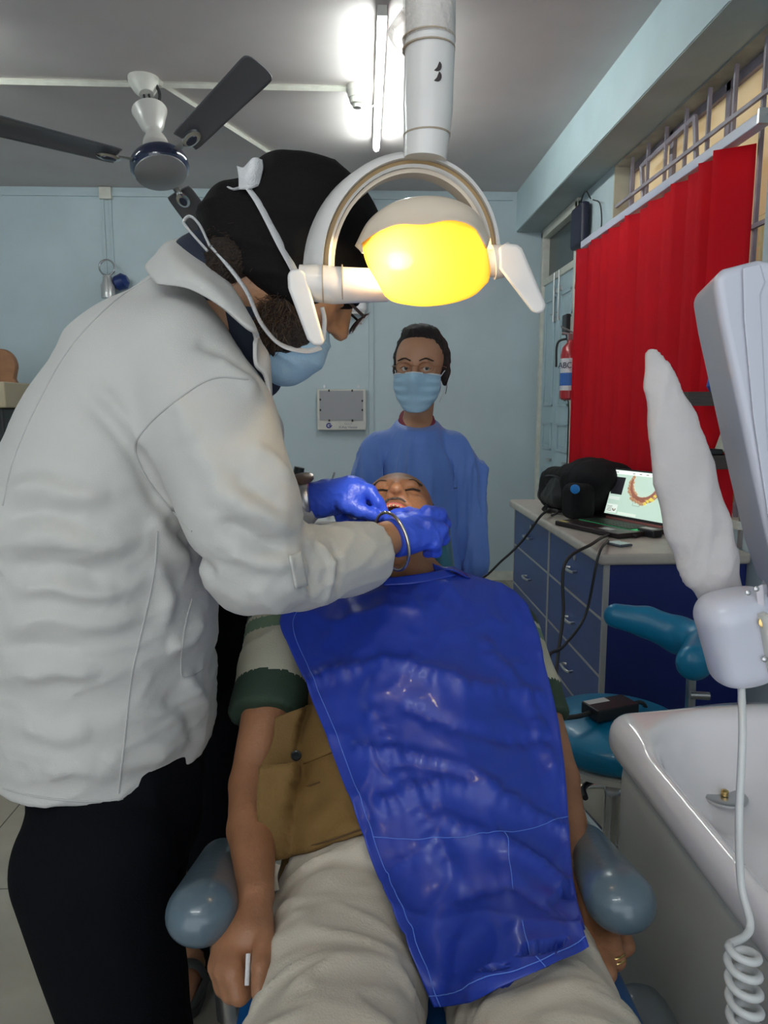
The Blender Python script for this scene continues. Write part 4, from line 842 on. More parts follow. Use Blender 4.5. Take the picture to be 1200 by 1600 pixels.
# ================================================================== PEOPLE
class Fr:                                # local head frame -> world
    def __init__(s, o, f, u, k=1.0): s.o = np.array(o, float); s.R = frame(f, u); s.k = k
    def __call__(s, x, y, z): return s.o+s.R @ (np.array([x, y, z])*s.k)
    def loc(s, V): return (V-s.o) @ s.R/s.k
def head_prims(F, mouth=False, ear=1.0, nose=1.0):
    k = F.k; E = lambda c, r, kk=.02, mode='u', Rm=None: Ell(F(*c), np.array(r)*k, F.R if Rm is None else F.R @ Rm, k=kk*k, mode=mode)
    Cn = lambda a, b, ra, rb, kk=.01, mode='u': Cone(F(*a), F(*b), ra*k, rb*k, k=kk*k, mode=mode)
    L = [E((0, -.015, .035), (.074, .092, .082), .0), E((0, .035, .02), (.062, .062, .07), .03), E((0, .045, -.045), (.056, .052, .072), .035),
         E((0, .062, -.098), (.026, .022, .020), .04), Cn((-.048, .0, -.06), (-.022, .055, -.098), .016, .013, .03), Cn((.048, .0, -.06), (.022, .055, -.098), .016, .013, .03),
         Cn((-.03, .086, .018), (.03, .086, .018), .012, .012, .02), E((-.036, .068, -.032), (.022, .018, .02), .02), E((.036, .068, -.032), (.022, .018, .02), .02)]
    for s_ in (-1, 1): L.append(E((.031*s_, .097, -.002), (.018, .012, .011), .016, 's'))
    L += [Cn((0, .094, .008), (0, .114*nose, -.030), .008, .0105, .014), E((0, .112*nose, -.034), (.013, .012, .010), .01)]
    for s_ in (-1, 1): L += [E((.013*s_, .100, -.036), (.008, .010, .008), .008), E((.0075*s_, .107, -.0435), (.0042, .006, .005), .003, 's')]
    for s_ in (-1, 1): L += [E((.031*s_, .080, -.001), (.0135, .0125, .0115), .004)]
    if not mouth: L += [Cn((-.018, .090, -.064), (.018, .090, -.064), .006, .006, .008), Cn((-.015, .089, -.073), (.015, .089, -.073), .0065, .0065, .008), E((0, .100, -.0685), (.026, .006, .0018), .003, 's')]
    for s_ in (-1, 1):
        Re = frame((s_*.3, 1, 0), (0, 0, 1))
        L += [E((.074*s_, -.012, -.012), (.008, .018, .031), .006, 'u', Re), E((.080*s_, -.008, -.008), (.005, .010, .019), .004, 's', Re)]
    return L
def eyes(F, par, closed=False, look=0):
    for s_ in (-1, 1):
        q = MB(); q.lathe([(.0112*math.cos(a)*F.k, .0112*math.sin(a)*F.k) for a in np.linspace(-1.5, 1.5, 10)], F(.031*s_, .0825, -.001), F.R[:, 1], 18); e = q.build('eye', eyew, par, smooth=True)
        q = MB(); q.lathe([(.0055*F.k, -.001), (.0055*F.k, .0008), (.001, .0014)], F(.031*s_+look*.9, .0935, -.001), F.R[:, 1], 16); q.build('iris', pupil, e, smooth=True)
def line(name, F, pts, r, m, par, k=8, flat=None): return tube(name, cr([F(*p) for p in pts], k), r, m, par, 8, flat=flat)
def hand_prims(w_, d, n_, sc=1.0, curl=.5, thumb=1, spread=.1):     # relaxed hand: w_ wrist, d pointing, n_ back-of-hand normal
    d = np.array(d, float)/np.linalg.norm(d); n_ = np.array(n_, float); n_ -= d*(n_ @ d); n_ /= np.linalg.norm(n_); s_ = np.cross(d, n_)*thumb
    pal = frame(d, n_); L = [Cone(w_, w_+d*.03*sc, .024*sc, .026*sc, pal, (1.1, 1, .8), k=.015), Cone(w_+d*.03*sc, w_+d*.075*sc, .026*sc, .026*sc, pal, (1.55, 1, .6), k=.02)]
    for i, (off, ln) in enumerate(((.030, .072), (.010, .080), (-.010, .074), (-.029, .058))):
        b_ = w_+d*(.088-.006*abs(i-1))*sc+s_*off*sc; dd = d+s_*spread*(1.2-i*.8); dd /= np.linalg.norm(dd); a = 0; p = b_
        for seg, (fr_, r0, r1) in enumerate(((.45, .0095, .0088), (.32, .0088, .008), (.25, .008, .0068))):
            a += curl*(1.0 if seg else .6); q_ = p+(dd*math.cos(a)-n_*math.sin(a))*ln*fr_*sc
            L.append(Cone(p, q_, r0*sc, r1*sc, k=.006 if seg == 0 else .003)); p = q_
    t0 = w_+d*.03*sc+s_*.024*sc-n_*.008*sc; t1 = t0+(d*.5+s_*.55-n_*.35)*.045*sc; t2 = t1+(d*.9+s_*.1-n_*.3)*.03*sc; t3 = t2+(d*.95-s_*.05-n_*.3)*.024*sc
    L += [Cone(t0, t1, .015*sc, .012*sc, k=.015), Cone(t1, t2, .0115*sc, .0105*sc, k=.006), Cone(t2, t3, .0105*sc, .0085*sc, k=.004)]
    return L
# ------------------------------------------------------------------ the doctor
doc = thing('person', 'person in black turban and white coat leaning over the patient, blue gloves', 'person', P(180, 1500, 1.1)*[1, 1, 0]+[0, 0, 0])
fd = np.array([math.cos(R(42)), .10, -math.sin(R(42))]); ud = np.array([math.sin(R(42)), 0, math.cos(R(42))])
HD = Fr(P(464, 410, 1.13), fd, ud, 1.0)
wR = P(604, 842, 1.235); wL = P(490, 783, 1.40)
dp = head_prims(HD)+[Cone(HD(0, -.03, -.07), P(335, 520, 1.14), .058, .066, k=.03), Cone(P(335, 520, 1.14), P(270, 600, 1.15), .07, .09, k=.03),
     Cone(P(555, 868, 1.19), wR, .036, .029, k=.02), Cone(wR, P(628, 834, 1.25), .028, .026, k=.02), Cone(P(420, 800, 1.42), wL, .034, .028, k=.02), Cone(wL, P(520, 778, 1.39), .028, .026, k=.02),
     Cone(P(270, 600, 1.15), P(190, 1130, 1.14), .08, .10, k=.05), Cone(P(330, 640, 1.03), P(405, 890, .99), .04, .036, k=.03), Cone(P(405, 890, .99), P(555, 868, 1.19), .036, .034, k=.03), Cone(P(330, 620, 1.32), P(400, 800, 1.42), .04, .034, k=.03)]
fl = P(180, 1500, 1.1)
for yy in (.99, 1.22):
    hp = P(180, 1130, 1.12); hp[1] = yy*.5+.57; fx = P(190, 1600, yy)[0]
    dp += [Cone(hp, np.array([fx, yy, .45]), .055, .05, k=.04), Cone(np.array([fx, yy, .45]), np.array([fx-.02, yy, .09]), .055, .04, k=.02)]
docbody = body('body', dp, .0045, skinD, doc, sm=1)
beardh = [Ell(HD(s_*.038, .050, -.084), np.array((.034, .038, .036))*1.04, HD.R, k=.02) for s_ in (1, -1)]+[Ell(HD(0, .050, -.098), np.array((.05, .042, .036))*1.06, HD.R, k=.03), Cone(HD(.056, .022, -.04), HD(.052, .03, -.07), .012, .018, k=.02), Cone(HD(-.056, .022, -.04), HD(-.052, .03, -.07), .012, .018, k=.02)]
body('beard', beardh, .003, beardm, doc, [lambda V: noise(V, 150, 3, (1, 1, 1))*.0025+ridge(V, 120, 8)*.004], sm=1)
body('nape_hair', [Ell(HD(s_*.036, -.066, -.050), np.array((.038, .036, .052))*1.06, HD.R, k=.02) for s_ in (1, -1)]+[Cone(HD(.05, -.055, -.035), HD(.064, -.03, -.04), .022, .014, k=.02)], .0032, beardm, doc, [lambda V: noise(V, 190, 5)*.002+ridge(V, 150, 2)*.002])
def strands(name, ob, n, dirv, ln, rad, m, par, test=None, seed=1):
    V, Fc = GEO[ob.name]; N = vnorm(V, Fc); r = np.random.RandomState(seed); ok = np.arange(len(V)) if test is None else np.where(test(V, N))[0]
    q = MB(); dirv = np.array(dirv, float)
    for i in r.choice(ok, n):
        d = dirv-N[i]*(dirv @ N[i])+r.normal(size=3)*.45; d /= np.linalg.norm(d)+1e-9; l = ln*r.uniform(.5, 1.2); w_ = r.normal(size=3)*.12*l
        q.tube([V[i]-N[i]*.001, V[i]+d*l*.5+N[i]*l*.22+w_, V[i]+d*l+N[i]*l*.12], [rad, rad*.8, rad*.2], 4)
    return q.build(name, m, par, smooth=True)
strm = mat('hair_strand', (.06, .033, .018), .4)
strands('beard_strands', [o for o in doc.children if o.name.startswith('beard')][0], 1500, HD.R @ np.array([0, .4, -1]), .020, .00055, strm, doc, lambda V, N: (N[:, 1] < .35) & (HD.loc(V)[:, 1] < .058) & (HD.loc(V)[:, 2] > -.112))
strands('nape_strands', [o for o in doc.children if o.name.startswith('nape')][0], 900, HD.R @ np.array([0, -.5, -1]), .013, .0004, strm, doc, lambda V, N: N[:, 1] < .35, 2)
# turban
def tk(V):
    q = HD.loc(V); a = q[:, 2]*1.0-q[:, 1]*.55; b_ = q[:, 2]+q[:, 1]*.9
    return ridge(np.stack([a, a*.3, q[:, 0]*.3], 1), 42, 4)*.007+ridge(np.stack([b_, b_*.2, q[:, 0]*.4], 1), 26, 7)*.004+noise(V, 45, 3)*.002
TB = [Ell(P(486, 366, 1.13), (.092, .114, .100), HD.R, k=.0), Ell(P(398, 372, 1.13), (.078, .066, .066), HD.R, k=.025), Ell(P(476, 322, 1.13), (.080, .076, .055), HD.R, k=.02), Ell(P(370, 342, 1.12), (.055, .046, .048), HD.R, k=.015),
      Ell(HD(0, -.012, -.022), (.087, .098, .060), HD.R, k=.02), Half(HD(0, .0, -.060), HD.R @ np.array([0, .0, -1.]), .012), Half(HD(0, .018, -.060), HD.R @ np.array([0, .8, -1.]), .012)]
body('turban', TB, .0045, turbanm, doc, tk, sm=1)
# mask and ties
MK = [Ell(HD(0, .054, -.088), np.array((.062, .070, .056)), HD.R, k=0), Ell(HD(0, .068, -.122), np.array((.042, .044, .036)), HD.R, k=.03), Half(HD(0, .050, -.05), HD.R @ np.array([0, -1, -.10]), .004), Half(HD(0, .10, -.030), HD.R @ np.array([0, .25, 1]), .004)]
def mk(V):
    q = HD.loc(V); return ridge(np.stack([q[:, 2], q[:, 2]*.2, q[:, 1]*.2], 1), 85, 5)*.004+noise(V, 60, 9)*.002
body('face_mask', MK, .0028, maskm, doc, mk, sm=1)
DT = bvh(*[bpy.data.objects[n_] for n_ in ('turban', 'beard', 'nape_hair')], docbody)
hpx = lambda pts, off=.003: [h for h in (hit(DT, x, y, off) for x, y in pts) if h is not None]
tube('mask_tie', cr(hpx([(388, 293), (405, 318), (422, 350), (438, 382), (456, 415), (468, 440)]), 8), .0085, tiem, doc, 8, flat=.25)
tube('mask_tie', cr([P(330, 385, 1.06), P(352, 410, 1.05), P(385, 455, 1.05), P(408, 505, 1.05), P(438, 538, 1.06), P(475, 548, 1.08), P(500, 543, 1.10)], 8), .0055, tiem, doc, 8, flat=.4)
tube('mask_tie', cr([P(503, 480, 1.075), P(507, 500, 1.08), P(505, 530, 1.09)], 6), .004, tiem, doc, 8, flat=.5)
sheet('tie_bow', [[(371, 260, 1.06), (382, 262, 1.05), (396, 247, 1.04), (409, 250, 1.05)], [(374, 278, 1.05), (384, 276, 1.04), (398, 266, 1.04), (410, 264, 1.05)], [(374, 296, 1.05), (384, 296, 1.045), (394, 294, 1.045), (404, 290, 1.05)]], tiem, doc, .003)
tube('tie_bow', cr([P(324, 392, 1.05), P(300, 365, 1.05), P(287, 348, 1.05), P(297, 338, 1.05), P(312, 352, 1.05), P(328, 385, 1.05)], 8), .0045, tiem, doc, 8, flat=.4)
tube('tie_tail', cr([P(380, 292, 1.05), P(366, 296, 1.06), P(358, 293, 1.07)], 5), .004, tiem, doc, 8, flat=.4)
# spectacles worn low
gl = MB()
for s_ in (1, -1): gl.tube([HD(s_*.034+.023*math.cos(t), .126-.004*abs(math.cos(t)), -.004+.017*math.sin(t)) for t in np.linspace(0, 6.283, 26)[:-1]], .0013, 6, closed=True)
gl.tube([HD(-.011, .127, -.002), HD(.011, .127, -.002)], .0015, 6)
for s_ in (1, -1): gl.tube([HD(s_*.057, .124, .004), HD(s_*.074, .05, .004), HD(s_*.076, -.01, -.004)], .0022, 6)
sp = gl.build('spectacles', mat('spectacle_frame', (.02, .008, .006), .3), doc, smooth=True)
for s_ in (1, -1):
    q = MB(); q.lathe([(.0005, .0006), (.021, .0), (.021, -.001), (.0005, -.0004)], HD(s_*.034, .126, -.004), HD.R[:, 1], 24); q.build('lens', mat('lens_tint', (.7, .62, .62), .05, alpha=.35), sp, smooth=True)
# coat
CY = 1.15
sY = frame((1, 0, 0), (0, 0, 1)); SC = (1.28, 1, 1)
def D(px, py, r, Y=CY): return P(px, py, Y), r
tor = [D(176, 1235, .158), D(168, 1080, .163), D(165, 950, .168), D(166, 800, .165), D(202, 690, .150), D(236, 590, .126), D(285, 505, .078)]
cp = []
for (a, ra), (b_, rb) in zip(tor[:-1], tor[1:]): cp.append(Cone(a, b_, ra, rb, sY, SC, k=.05))
shR, elR, cuR = P(322, 655, 1.03), P(402, 872, 1.00), P(572, 868, 1.185)
cp += [Cone(P(270, 560, 1.06), shR, .085, .092, k=.05), Cone(shR, P(375, 790, .99), .090, .078, k=.04), Cone(P(375, 790, .99), elR, .078, .070, k=.03), Cone(elR, P(470, 885, 1.07), .070, .061, k=.03), Cone(P(470, 885, 1.07), cuR, .060, .050, k=.02),
       Cone(P(300, 560, 1.26), P(380, 680, 1.36), .085, .075, k=.05), Cone(P(380, 680, 1.36), P(400, 800, 1.42), .07, .06, k=.03), Cone(P(400, 800, 1.42), P(462, 790, 1.41), .058, .046, k=.02)]
HZ = .862
cutd = cuR-P(470, 885, 1.07); cutd /= np.linalg.norm(cutd)
class HalfNear(Half):                    # acts only inside a ball around its centre
    def __init__(s, c, n, rad, k=.004): Half.__init__(s, c, n, k); s.rad = rad; s.lo = s.c-rad; s.hi = s.c+rad
    def ev(s, p): return np.where(np.linalg.norm(p-s.c, axis=1) < s.rad, (p-s.c) @ s.n, -1.0)
cp += [HalfNear(cuR+cutd*.012, cutd, .09), Half((0, 0, HZ), (0, 0, -1), .004)]
Vc, Fc_ = nets(cp, .012); GEO['pre'] = (Vc, Fc_)
class _o: name = 'pre'
CT0 = bvh(_o)
folds = [([(128, 612), (170, 655), (212, 712), (240, 770), (262, 810)], -.012, .012), ([(140, 600), (190, 650), (235, 710)], .010, .016),
 ([(0, 775), (60, 760), (120, 775), (180, 765)], .012, .016), ([(0, 810), (70, 800), (140, 812)], -.008, .012), ([(10, 850), (80, 838), (160, 852), (230, 835)], .013, .016), ([(0, 890), (90, 885), (180, 905)], -.009, .012),
 ([(10, 930), (80, 915), (150, 930), (210, 915)], .012, .015), ([(0, 985), (70, 965), (150, 975), (230, 955)], .011, .014), ([(0, 1020), (60, 1010), (130, 1022)], -.008, .012), ([(20, 1060), (90, 1045), (160, 1060)], .009, .014),
 ([(240, 800), (262, 850), (300, 880)], .010, .014), ([(230, 860), (260, 930), (250, 990)], .009, .014), ([(270, 820), (310, 870), (345, 905)], -.012, .012),
 ([(255, 1010), (290, 1000), (320, 960)], .012, .014), ([(280, 1050), (305, 1085), (325, 1110)], .010, .013), ([(250, 1090), (285, 1110), (310, 1160)], -.008, .012),
 ([(150, 1180), (210, 1190), (280, 1170)], .010, .014), ([(30, 1130), (90, 1150), (150, 1140)], .008, .014), ([(60, 1210), (120, 1200), (190, 1215)], .007, .012),
 ([(385, 700), (420, 720), (455, 760)], .010, .014), ([(360, 735), (400, 765), (450, 800)], -.009, .012), ([(345, 770), (400, 800), (460, 830)], .011, .014), ([(335, 805), (390, 838), (450, 862)], -.010, .011), ([(350, 850), (400, 872), (460, 880)], .012, .013),
 ([(470, 850), (485, 880), (478, 920)], -.010, .009), ([(490, 845), (510, 880), (505, 930)], .010, .010), ([(520, 850), (530, 885), (522, 925)], -.007, .009), ([(430, 900), (470, 925), (520, 930)], .009, .013), ([(395, 905), (420, 935), (455, 955)], .008, .012),
 ([(330, 560), (370, 585), (405, 620)], .009, .016), ([(300, 530), (345, 550), (390, 590)], -.007, .014), ([(268, 620), (290, 650), (300, 700)], .006, .014), ([(300, 690), (335, 740), (340, 800)], .007, .018)]
ff = foldfn(CT0, folds)
def cn(V): return ff(V)+noise(V, 10, 14, (1.3, 1, 1.5))*.006+noise(V, 16, 11, (1, 1, 1.6))*.004+ridge(V, 20, 21, (.8, .6, 1.1))*.0045*np.clip((1.38-V[:, 2])*6, .15, 1)+ridge(V, 38, 5, (1, 1, 1.8))*.003*np.clip((1.38-V[:, 2])*6, .2, 1)
coat = body('white_coat', cp, .0055, coatm, doc, cn, sm=1); CTr = bvh(coat)
seam = mat('coat_seam', (.42, .42, .40), .8)
for pts in ([(240, 432), (180, 470), (112, 540), (62, 625), (22, 715), (4, 790)], [(388, 592), (330, 592), (270, 630), (228, 668), (211, 700), (228, 745), (262, 790), (300, 830)], [(246, 830), (240, 900), (218, 1000), (205, 1060), (195, 1150), (185, 1240)],
            [(5, 1232), (60, 1245), (130, 1252), (200, 1247), (260, 1228), (300, 1190)]):
    h = hits(CTr, pts, .0004, 8); tube('seam', h, .0014, seam, coat, 6)
h = hits(CTr, [(262, 985), (280, 965), (330, 935)], .0005, 6)
patch('sleeve_tab', [[(452, 868), (470, 862)], [(462, 920), (480, 915)]], CTr, .003, coatm, coat, .003, 8)
for pts in ([(300, 935), (288, 985), (283, 1052), (300, 1056), (318, 1046)],):
    h = hits(CTr, pts, .0005, 8); tube('seam', h, .0013, seam, coat, 6)
# collar and dark shirt
navyS = body('shirt', [Cone(P(318, 425, 1.15), P(285, 520, 1.15), .050, .075, frame((1, 0, 0), (0, 0, 1)), (1.1, 1, 1), k=.02), Cone(P(330, 425, 1.13), P(400, 540, 1.13), .060, .055, k=.04), Cone(P(400, 540, 1.13), P(408, 590, 1.15), .034, .034, k=.04), Cone(P(300, 500, 1.15), P(225, 900, 1.15), .07, .10, k=.04)], .006, navy, doc, lambda V: noise(V, 40, 3)*.002)
sheet('collar', [[(244, 400, 1.10), (228, 418, 1.06), (236, 432, 1.03), (246, 444, 1.02)], [(262, 380, 1.12), (262, 398, 1.05), (276, 428, 1.01), (296, 452, 1.0)], [(300, 372, 1.15), (292, 408, 1.05), (318, 440, 1.0), (346, 480, .99)], [(318, 385, 1.17), (322, 420, 1.06), (356, 465, 1.01), (386, 512, .99)], [(338, 400, 1.17), (354, 440, 1.07), (388, 495, 1.02), (400, 520, 1.0)], [(360, 440, 1.15), (375, 468, 1.08), (398, 515, 1.04), (404, 530, 1.02)]], coatm, doc, .005)
sheet('lapel', [[(386, 498, 1.03), (400, 520, 1.02), (398, 536, 1.01)], [(400, 520, 1.05), (402, 542, 1.03), (400, 570, 1.01)], [(408, 540, 1.06), (418, 556, 1.04), (415, 590, 1.02)], [(416, 562, 1.06), (421, 580, 1.05), (424, 640, 1.03)]], coatm, doc, .005)
# trousers and shoes
tp_ = [Cone(P(186, 1170, 1.12), P(186, 1262, 1.12), .128, .128, sY, (1.25, 1, 1), k=.03)]
for yy in (.985, 1.22):
    a = P(192, 1265, 1.12); a[1] = yy; kx = P(206, 1560, yy)[0]; b_ = np.array([kx, yy, .46]); c_ = np.array([kx-.01, yy, .05])
    tp_ += [Cone(a, b_, .106, .080, k=.04), Cone(b_, c_, .080, .070, k=.03)]
body('trousers', tp_, .008, trous, doc, [lambda V: noise(V, 12, 8, (1, 1, .4))*.008+ridge(V, 16, 3, (1, 1, .35))*.006], sm=2)
for yy in (.985, 1.22):
    kx = P(196, 1560, yy)[0]; body('shoe', [Cone((kx, yy, .045), (kx+.17, yy, .035), .045, .04, k=.02), Half((0, 0, 0.001), (0, 0, -1), 0)], .008, blackp, doc)
# gloves
gR = [Cone(P(612, 842, 1.235), P(632, 836, 1.25), .0335, .034, k=.01), Cone(P(632, 836, 1.25), P(661, 827, 1.275), .034, .0365, frame(P(661, 827, 1.275)-P(632, 836, 1.25), (-.2, -.6, .8)), (1.12, 1, .85), k=.02)]
def fing(L, pts, rs, k=.006):
    pts = [P(*p) for p in pts]
    for i in range(len(pts)-1): L.append(Cone(pts[i], pts[i+1], rs[i], rs[i+1], k=k))
fing(gR, [(668, 802, 1.27), (686, 804, 1.28), (694, 818, 1.30), (684, 826, 1.32)], (.0145, .0125, .011, .0095), .016)
fing(gR, [(668, 822, 1.25), (688, 828, 1.26), (692, 842, 1.28), (680, 848, 1.31)], (.0145, .0125, .011, .0095), .014)
fing(gR, [(664, 840, 1.245), (680, 850, 1.25), (680, 862, 1.27), (668, 864, 1.29)], (.013, .0115, .010, .009), .014)
fing(gR, [(658, 810, 1.28), (640, 802, 1.33), (619, 804, 1.34), (604, 809, 1.345)], (.015, .0105, .0095, .008), .012)
fing(gR, [(645, 822, 1.26), (626, 812, 1.27), (610, 811, 1.30), (600, 811, 1.33)], (.016, .012, .010, .0085), .014)
gR.append(HalfNear(P(614, 842, 1.236), P(604, 845, 1.23)-P(632, 836, 1.25), .04, .002))
tagg = lambda V: ridge(V, 90, 3)*.0016+noise(V, 60, 6)*.001
body('glove', gR, .0024, glovem, doc, tagg)
gL = [Cone(P(484, 783, 1.405), P(510, 778, 1.40), .034, .034, k=.01), Cone(P(508, 778, 1.40), P(548, 772, 1.38), .034, .036, frame(P(548, 772, 1.38)-P(508, 778, 1.40), (0, -.5, .8)), (1.0, 1, .95), k=.02)]
fing(gL, [(556, 762, 1.37), (578, 768, 1.36), (590, 784, 1.35), (600, 800, 1.35)], (.0175, .0125, .0105, .0088), .014)
fing(gL, [(540, 786, 1.36), (562, 797, 1.35), (580, 803, 1.345), (593, 808, 1.345)], (.0185, .0135, .0115, .009), .014)
fing(gL, [(556, 768, 1.40), (574, 780, 1.40), (580, 796, 1.38)], (.015, .0115, .0095), .008)
fing(gL, [(530, 795, 1.40), (532, 808, 1.40), (542, 815, 1.385)], (.013, .0105, .009), .006)
fing(gL, [(540, 798, 1.42), (545, 808, 1.41), (554, 818, 1.39)], (.013, .0105, .009), .006)
fing(gL, [(550, 800, 1.42), (556, 808, 1.41), (566, 814, 1.39)], (.012, .0105, .009), .006)
body('glove', gL, .0024, glovem, doc, tagg)
q = MB(); ctr = P(612, 846, 1.238); axb = frame(P(632, 832, 1.25)-P(596, 858, 1.22), (0, 0, 1))
q.tube([ctr+axb @ np.array([.044*math.cos(t), .012*math.sin(t), .050*math.sin(t)]) for t in np.linspace(0, 6.283, 50)[:-1]], .0028, 10, closed=True); q.build('steel_bangle', mat('bangle_steel', (.75, .70, .58), .18, 1), doc, smooth=True)
q = MB(); ctr = P(478, 780, 1.405); axb = frame((1, 0, .1), (0, 0, 1)); q.tube([ctr+axb @ np.array([.037*math.cos(t), 0, .037*math.sin(t)]) for t in np.linspace(0, 6.283, 40)[:-1]], .007, 8, closed=True, flat=1.4); wt = q.build('wrist_watch', steel, doc, smooth=True)
q = MB(); q.lathe([(.018, 0), (.021, .003), (.021, .009), (.016, .011)], ctr+np.array([-.004, -.01, .036]), (-.1, -.3, 1), 24); q.build('watch_case', mat('watch_brown', (.15, .09, .06), .3, .5), wt, smooth=True)
# ------------------------------------------------------------------ the person standing behind
YP = 1.72
bh = thing('person', 'person in black trousers and open sandals, mostly hidden behind the white coat', 'person', P(335, 1500, YP)*[1, 1, 0])
px_ = P(345, 1000, YP)[0]-.06
HB = Fr((px_, YP, 1.47), (0, -1, 0), (0, 0, 1), .92)
fx = P(300, 1515, 1.68)[0]
bp_ = head_prims(HB)+[Cone(HB(0, -.01, -.08), (px_, YP+.02, 1.28), .045, .05, k=.03), Cone((px_, YP+.02, 1.26), (px_, YP+.02, .9), .11, .11, sY, (1.35, 1, 1), k=.04)]
for s_, xx in ((-1, fx-.17), (1, fx)):
    bp_ += [Cone((px_+s_*.16, YP+.02, 1.22), (px_+s_*.17, YP+.06, .98), .042, .036, k=.03), Cone((px_+s_*.17, YP+.06, .98), (px_+s_*.10, YP+.14, .85), .034, .024, k=.02),
            Cone((px_+s_*.08, YP, .88), (xx, YP, .1), .07, .04, k=.03), Cone((xx, YP, .075), (xx, YP-.06, .045), .034, .028, k=.02), Cone((xx, YP-.06, .04), (xx, YP-.11, .035), .030, .028, frame((0, -1, 0), (0, 0, 1)), (1.3, 1, .8), k=.015)]
    for j, (o_, l_, r_) in enumerate(((-.022, .075, .0125), (-.004, .072, .010), (.010, .066, .0095), (.022, .058, .009), (.033, .048, .0085))): bp_.append(Cone((xx-s_*o_, YP-.12, .036), (xx-s_*o_*1.1, YP-.10-l_, .030), r_, r_*.9, k=.004))
    bp_ += [c_ for c_ in hand_prims(np.array([px_+s_*.10, YP+.14, .85]), (-s_*.4, .1, -.9), (0, 1, 0), .9, .4, -s_)]
body('body', bp_, .005, skinP, bh, sm=1)
body('hair', [Ell(HB(0, -.028, .045), (.078, .088, .082), HB.R, k=0), Half(HB(0, .04, .03), HB.R @ np.array([0, 1, -.3]), .01)], .006, hairm, bh)
body('black_shirt', [Cone((px_, YP+.02, 1.22), (px_, YP+.02, .84), .12, .125, sY, (1.4, 1, 1), k=.02), Cone((px_-.15, YP+.02, 1.22), (px_-.16, YP+.04, 1.05), .055, .05, k=.03), Cone((px_+.15, YP+.02, 1.22), (px_+.165, YP+.04, 1.05), .055, .05, k=.03)], .009, trous, bh, lambda V: noise(V, 20, 2)*.004)
body('black_trousers', [Cone((px_, YP, .92), (px_, YP, .82), .115, .125, sY, (1.3, 1, 1), k=.02), Cone((px_-.09, YP, .84), (fx-.17, YP, .10), .095, .07, k=.03), Cone((px_+.10, YP, .84), (fx+.035, YP+.02, .10), .105, .075, k=.03)], .009, trous, bh, lambda V: noise(V, 15, 7, (1, 1, .4))*.008, sm=2)
sandm = mat('sandal_grey', (.06, .06, .055), .6)
for xx in (fx, fx-.17):
    q = MB(); pr = [(.036+.010*math.sin(a*1.0))*1 for a in range(3)]
    prof = [(-.045, .03), (-.05, -.06), (-.052, -.13), (-.042, -.185), (-.015, -.205), (.02, -.20), (.045, -.17), (.05, -.12), (.045, -.04), (.04, .04), (.02, .07), (-.03, .07)]
    n = len(prof); q.add([(xx+x, YP+y, .001) for x, y in prof]+[(xx+x, YP+y, .022) for x, y in prof], [tuple(range(n))[::-1], tuple(range(n, 2*n))]+[(i, (i+1) % n, (i+1) % n+n, i+n) for i in range(n)])
    sd_ = q.build('sandal', sandm, bh, bevel=.004); q = MB()
    q.tube(cr([(xx-.046, YP-.09, .02), (xx-.03, YP-.09, .06), (xx, YP-.09, .07), (xx+.03, YP-.09, .06), (xx+.046, YP-.09, .02)], 6), .016, 8, flat=.3); q.build('strap', sandm, sd_, smooth=True)
    tube('toe_rim', cr([(xx-.047, YP-.10, .03), (xx-.045, YP-.17, .035), (xx-.012, YP-.198, .036), (xx+.03, YP-.185, .035), (xx+.047, YP-.10, .03)], 6), .009, sandm, sd_)
# ------------------------------------------------------------------ the gowned woman
YW = 2.35
wo = thing('person', 'person in blue surgical gown, blue mask and thin-rimmed spectacles by the back wall', 'person', P(655, 900, YW)*[1, 1, 0])
HW = Fr(P(657, 576, YW), (-.26, -1, -.02), (.02, 0, 1), 1.03)
wx = P(652, 700, YW)[0]; tz = lambda y: P(652, y, YW)[2]
wp = head_prims(HW)+[Cone(HW(0, -.015, -.08), np.array([wx, YW+.03, tz(668)]), .045, .047, k=.03), Cone((wx, YW+.03, tz(672)), (wx, YW+.03, tz(690)), .05, .08, sY, (1.3, 1, 1), k=.05), Cone((wx, YW+.03, tz(700)), (wx, YW+.03, .85), .09, .11, sY, (1.2, 1, 1), k=.05)]
elb = P(728, 800, YW+.03); wri = P(741, 880, YW-.02); elb2 = P(572, 800, YW+.03); wri2 = P(580, 890, YW-.05)
for s_, e_, w_ in ((1, elb, wri), (-1, elb2, wri2)):
    sh_ = P(652+60*s_, 700, YW+.02); wp += [Cone(sh_, e_, .038, .032, k=.03), Cone(e_, w_, .03, .023, k=.02)]+hand_prims(w_, (s_*.05, -.1, -1), (s_, -.4, 0), .95, .28, -s_ if s_ > 0 else 1)
    wp += [Cone((wx+s_*.08, YW+.02, .8), (wx+s_*.08, YW+.02, .09), .075, .04, k=.03), Cone((wx+s_*.08, YW+.02, .06), (wx+s_*.09, YW-.12, .04), .038, .03, k=.02)]
body('body', wp, .0045, skinW, wo, sm=1)
eyes(HW, wo, look=-.004)
body('hair', [Ell(HW(0, -.022, .048), np.array((.082, .094, .080)), HW.R, k=0), Ell(HW(.0, -.085, -.01), np.array((.05, .04, .045)), HW.R, k=.02), Ell(HW(-.0, .02, .105), np.array((.055, .05, .025)), HW.R, k=.02), Ell(HW(.074, -.02, .0), (.012, .035, .05), HW.R, k=.02), Ell(HW(-.074, -.02, .0), (.012, .035, .05), HW.R, k=.02),
     Ell(HW(0, .10, .008), np.array((.055, .062, .060)), HW.R, k=.008, mode='s'), Half(HW(0, .062, 0), HW.R @ np.array([0, 1, -.55]), .01)], .0035, hairm, wo, lambda V: ridge(V, 120, 3)*.004+noise(V, 200, 5)*.0015)
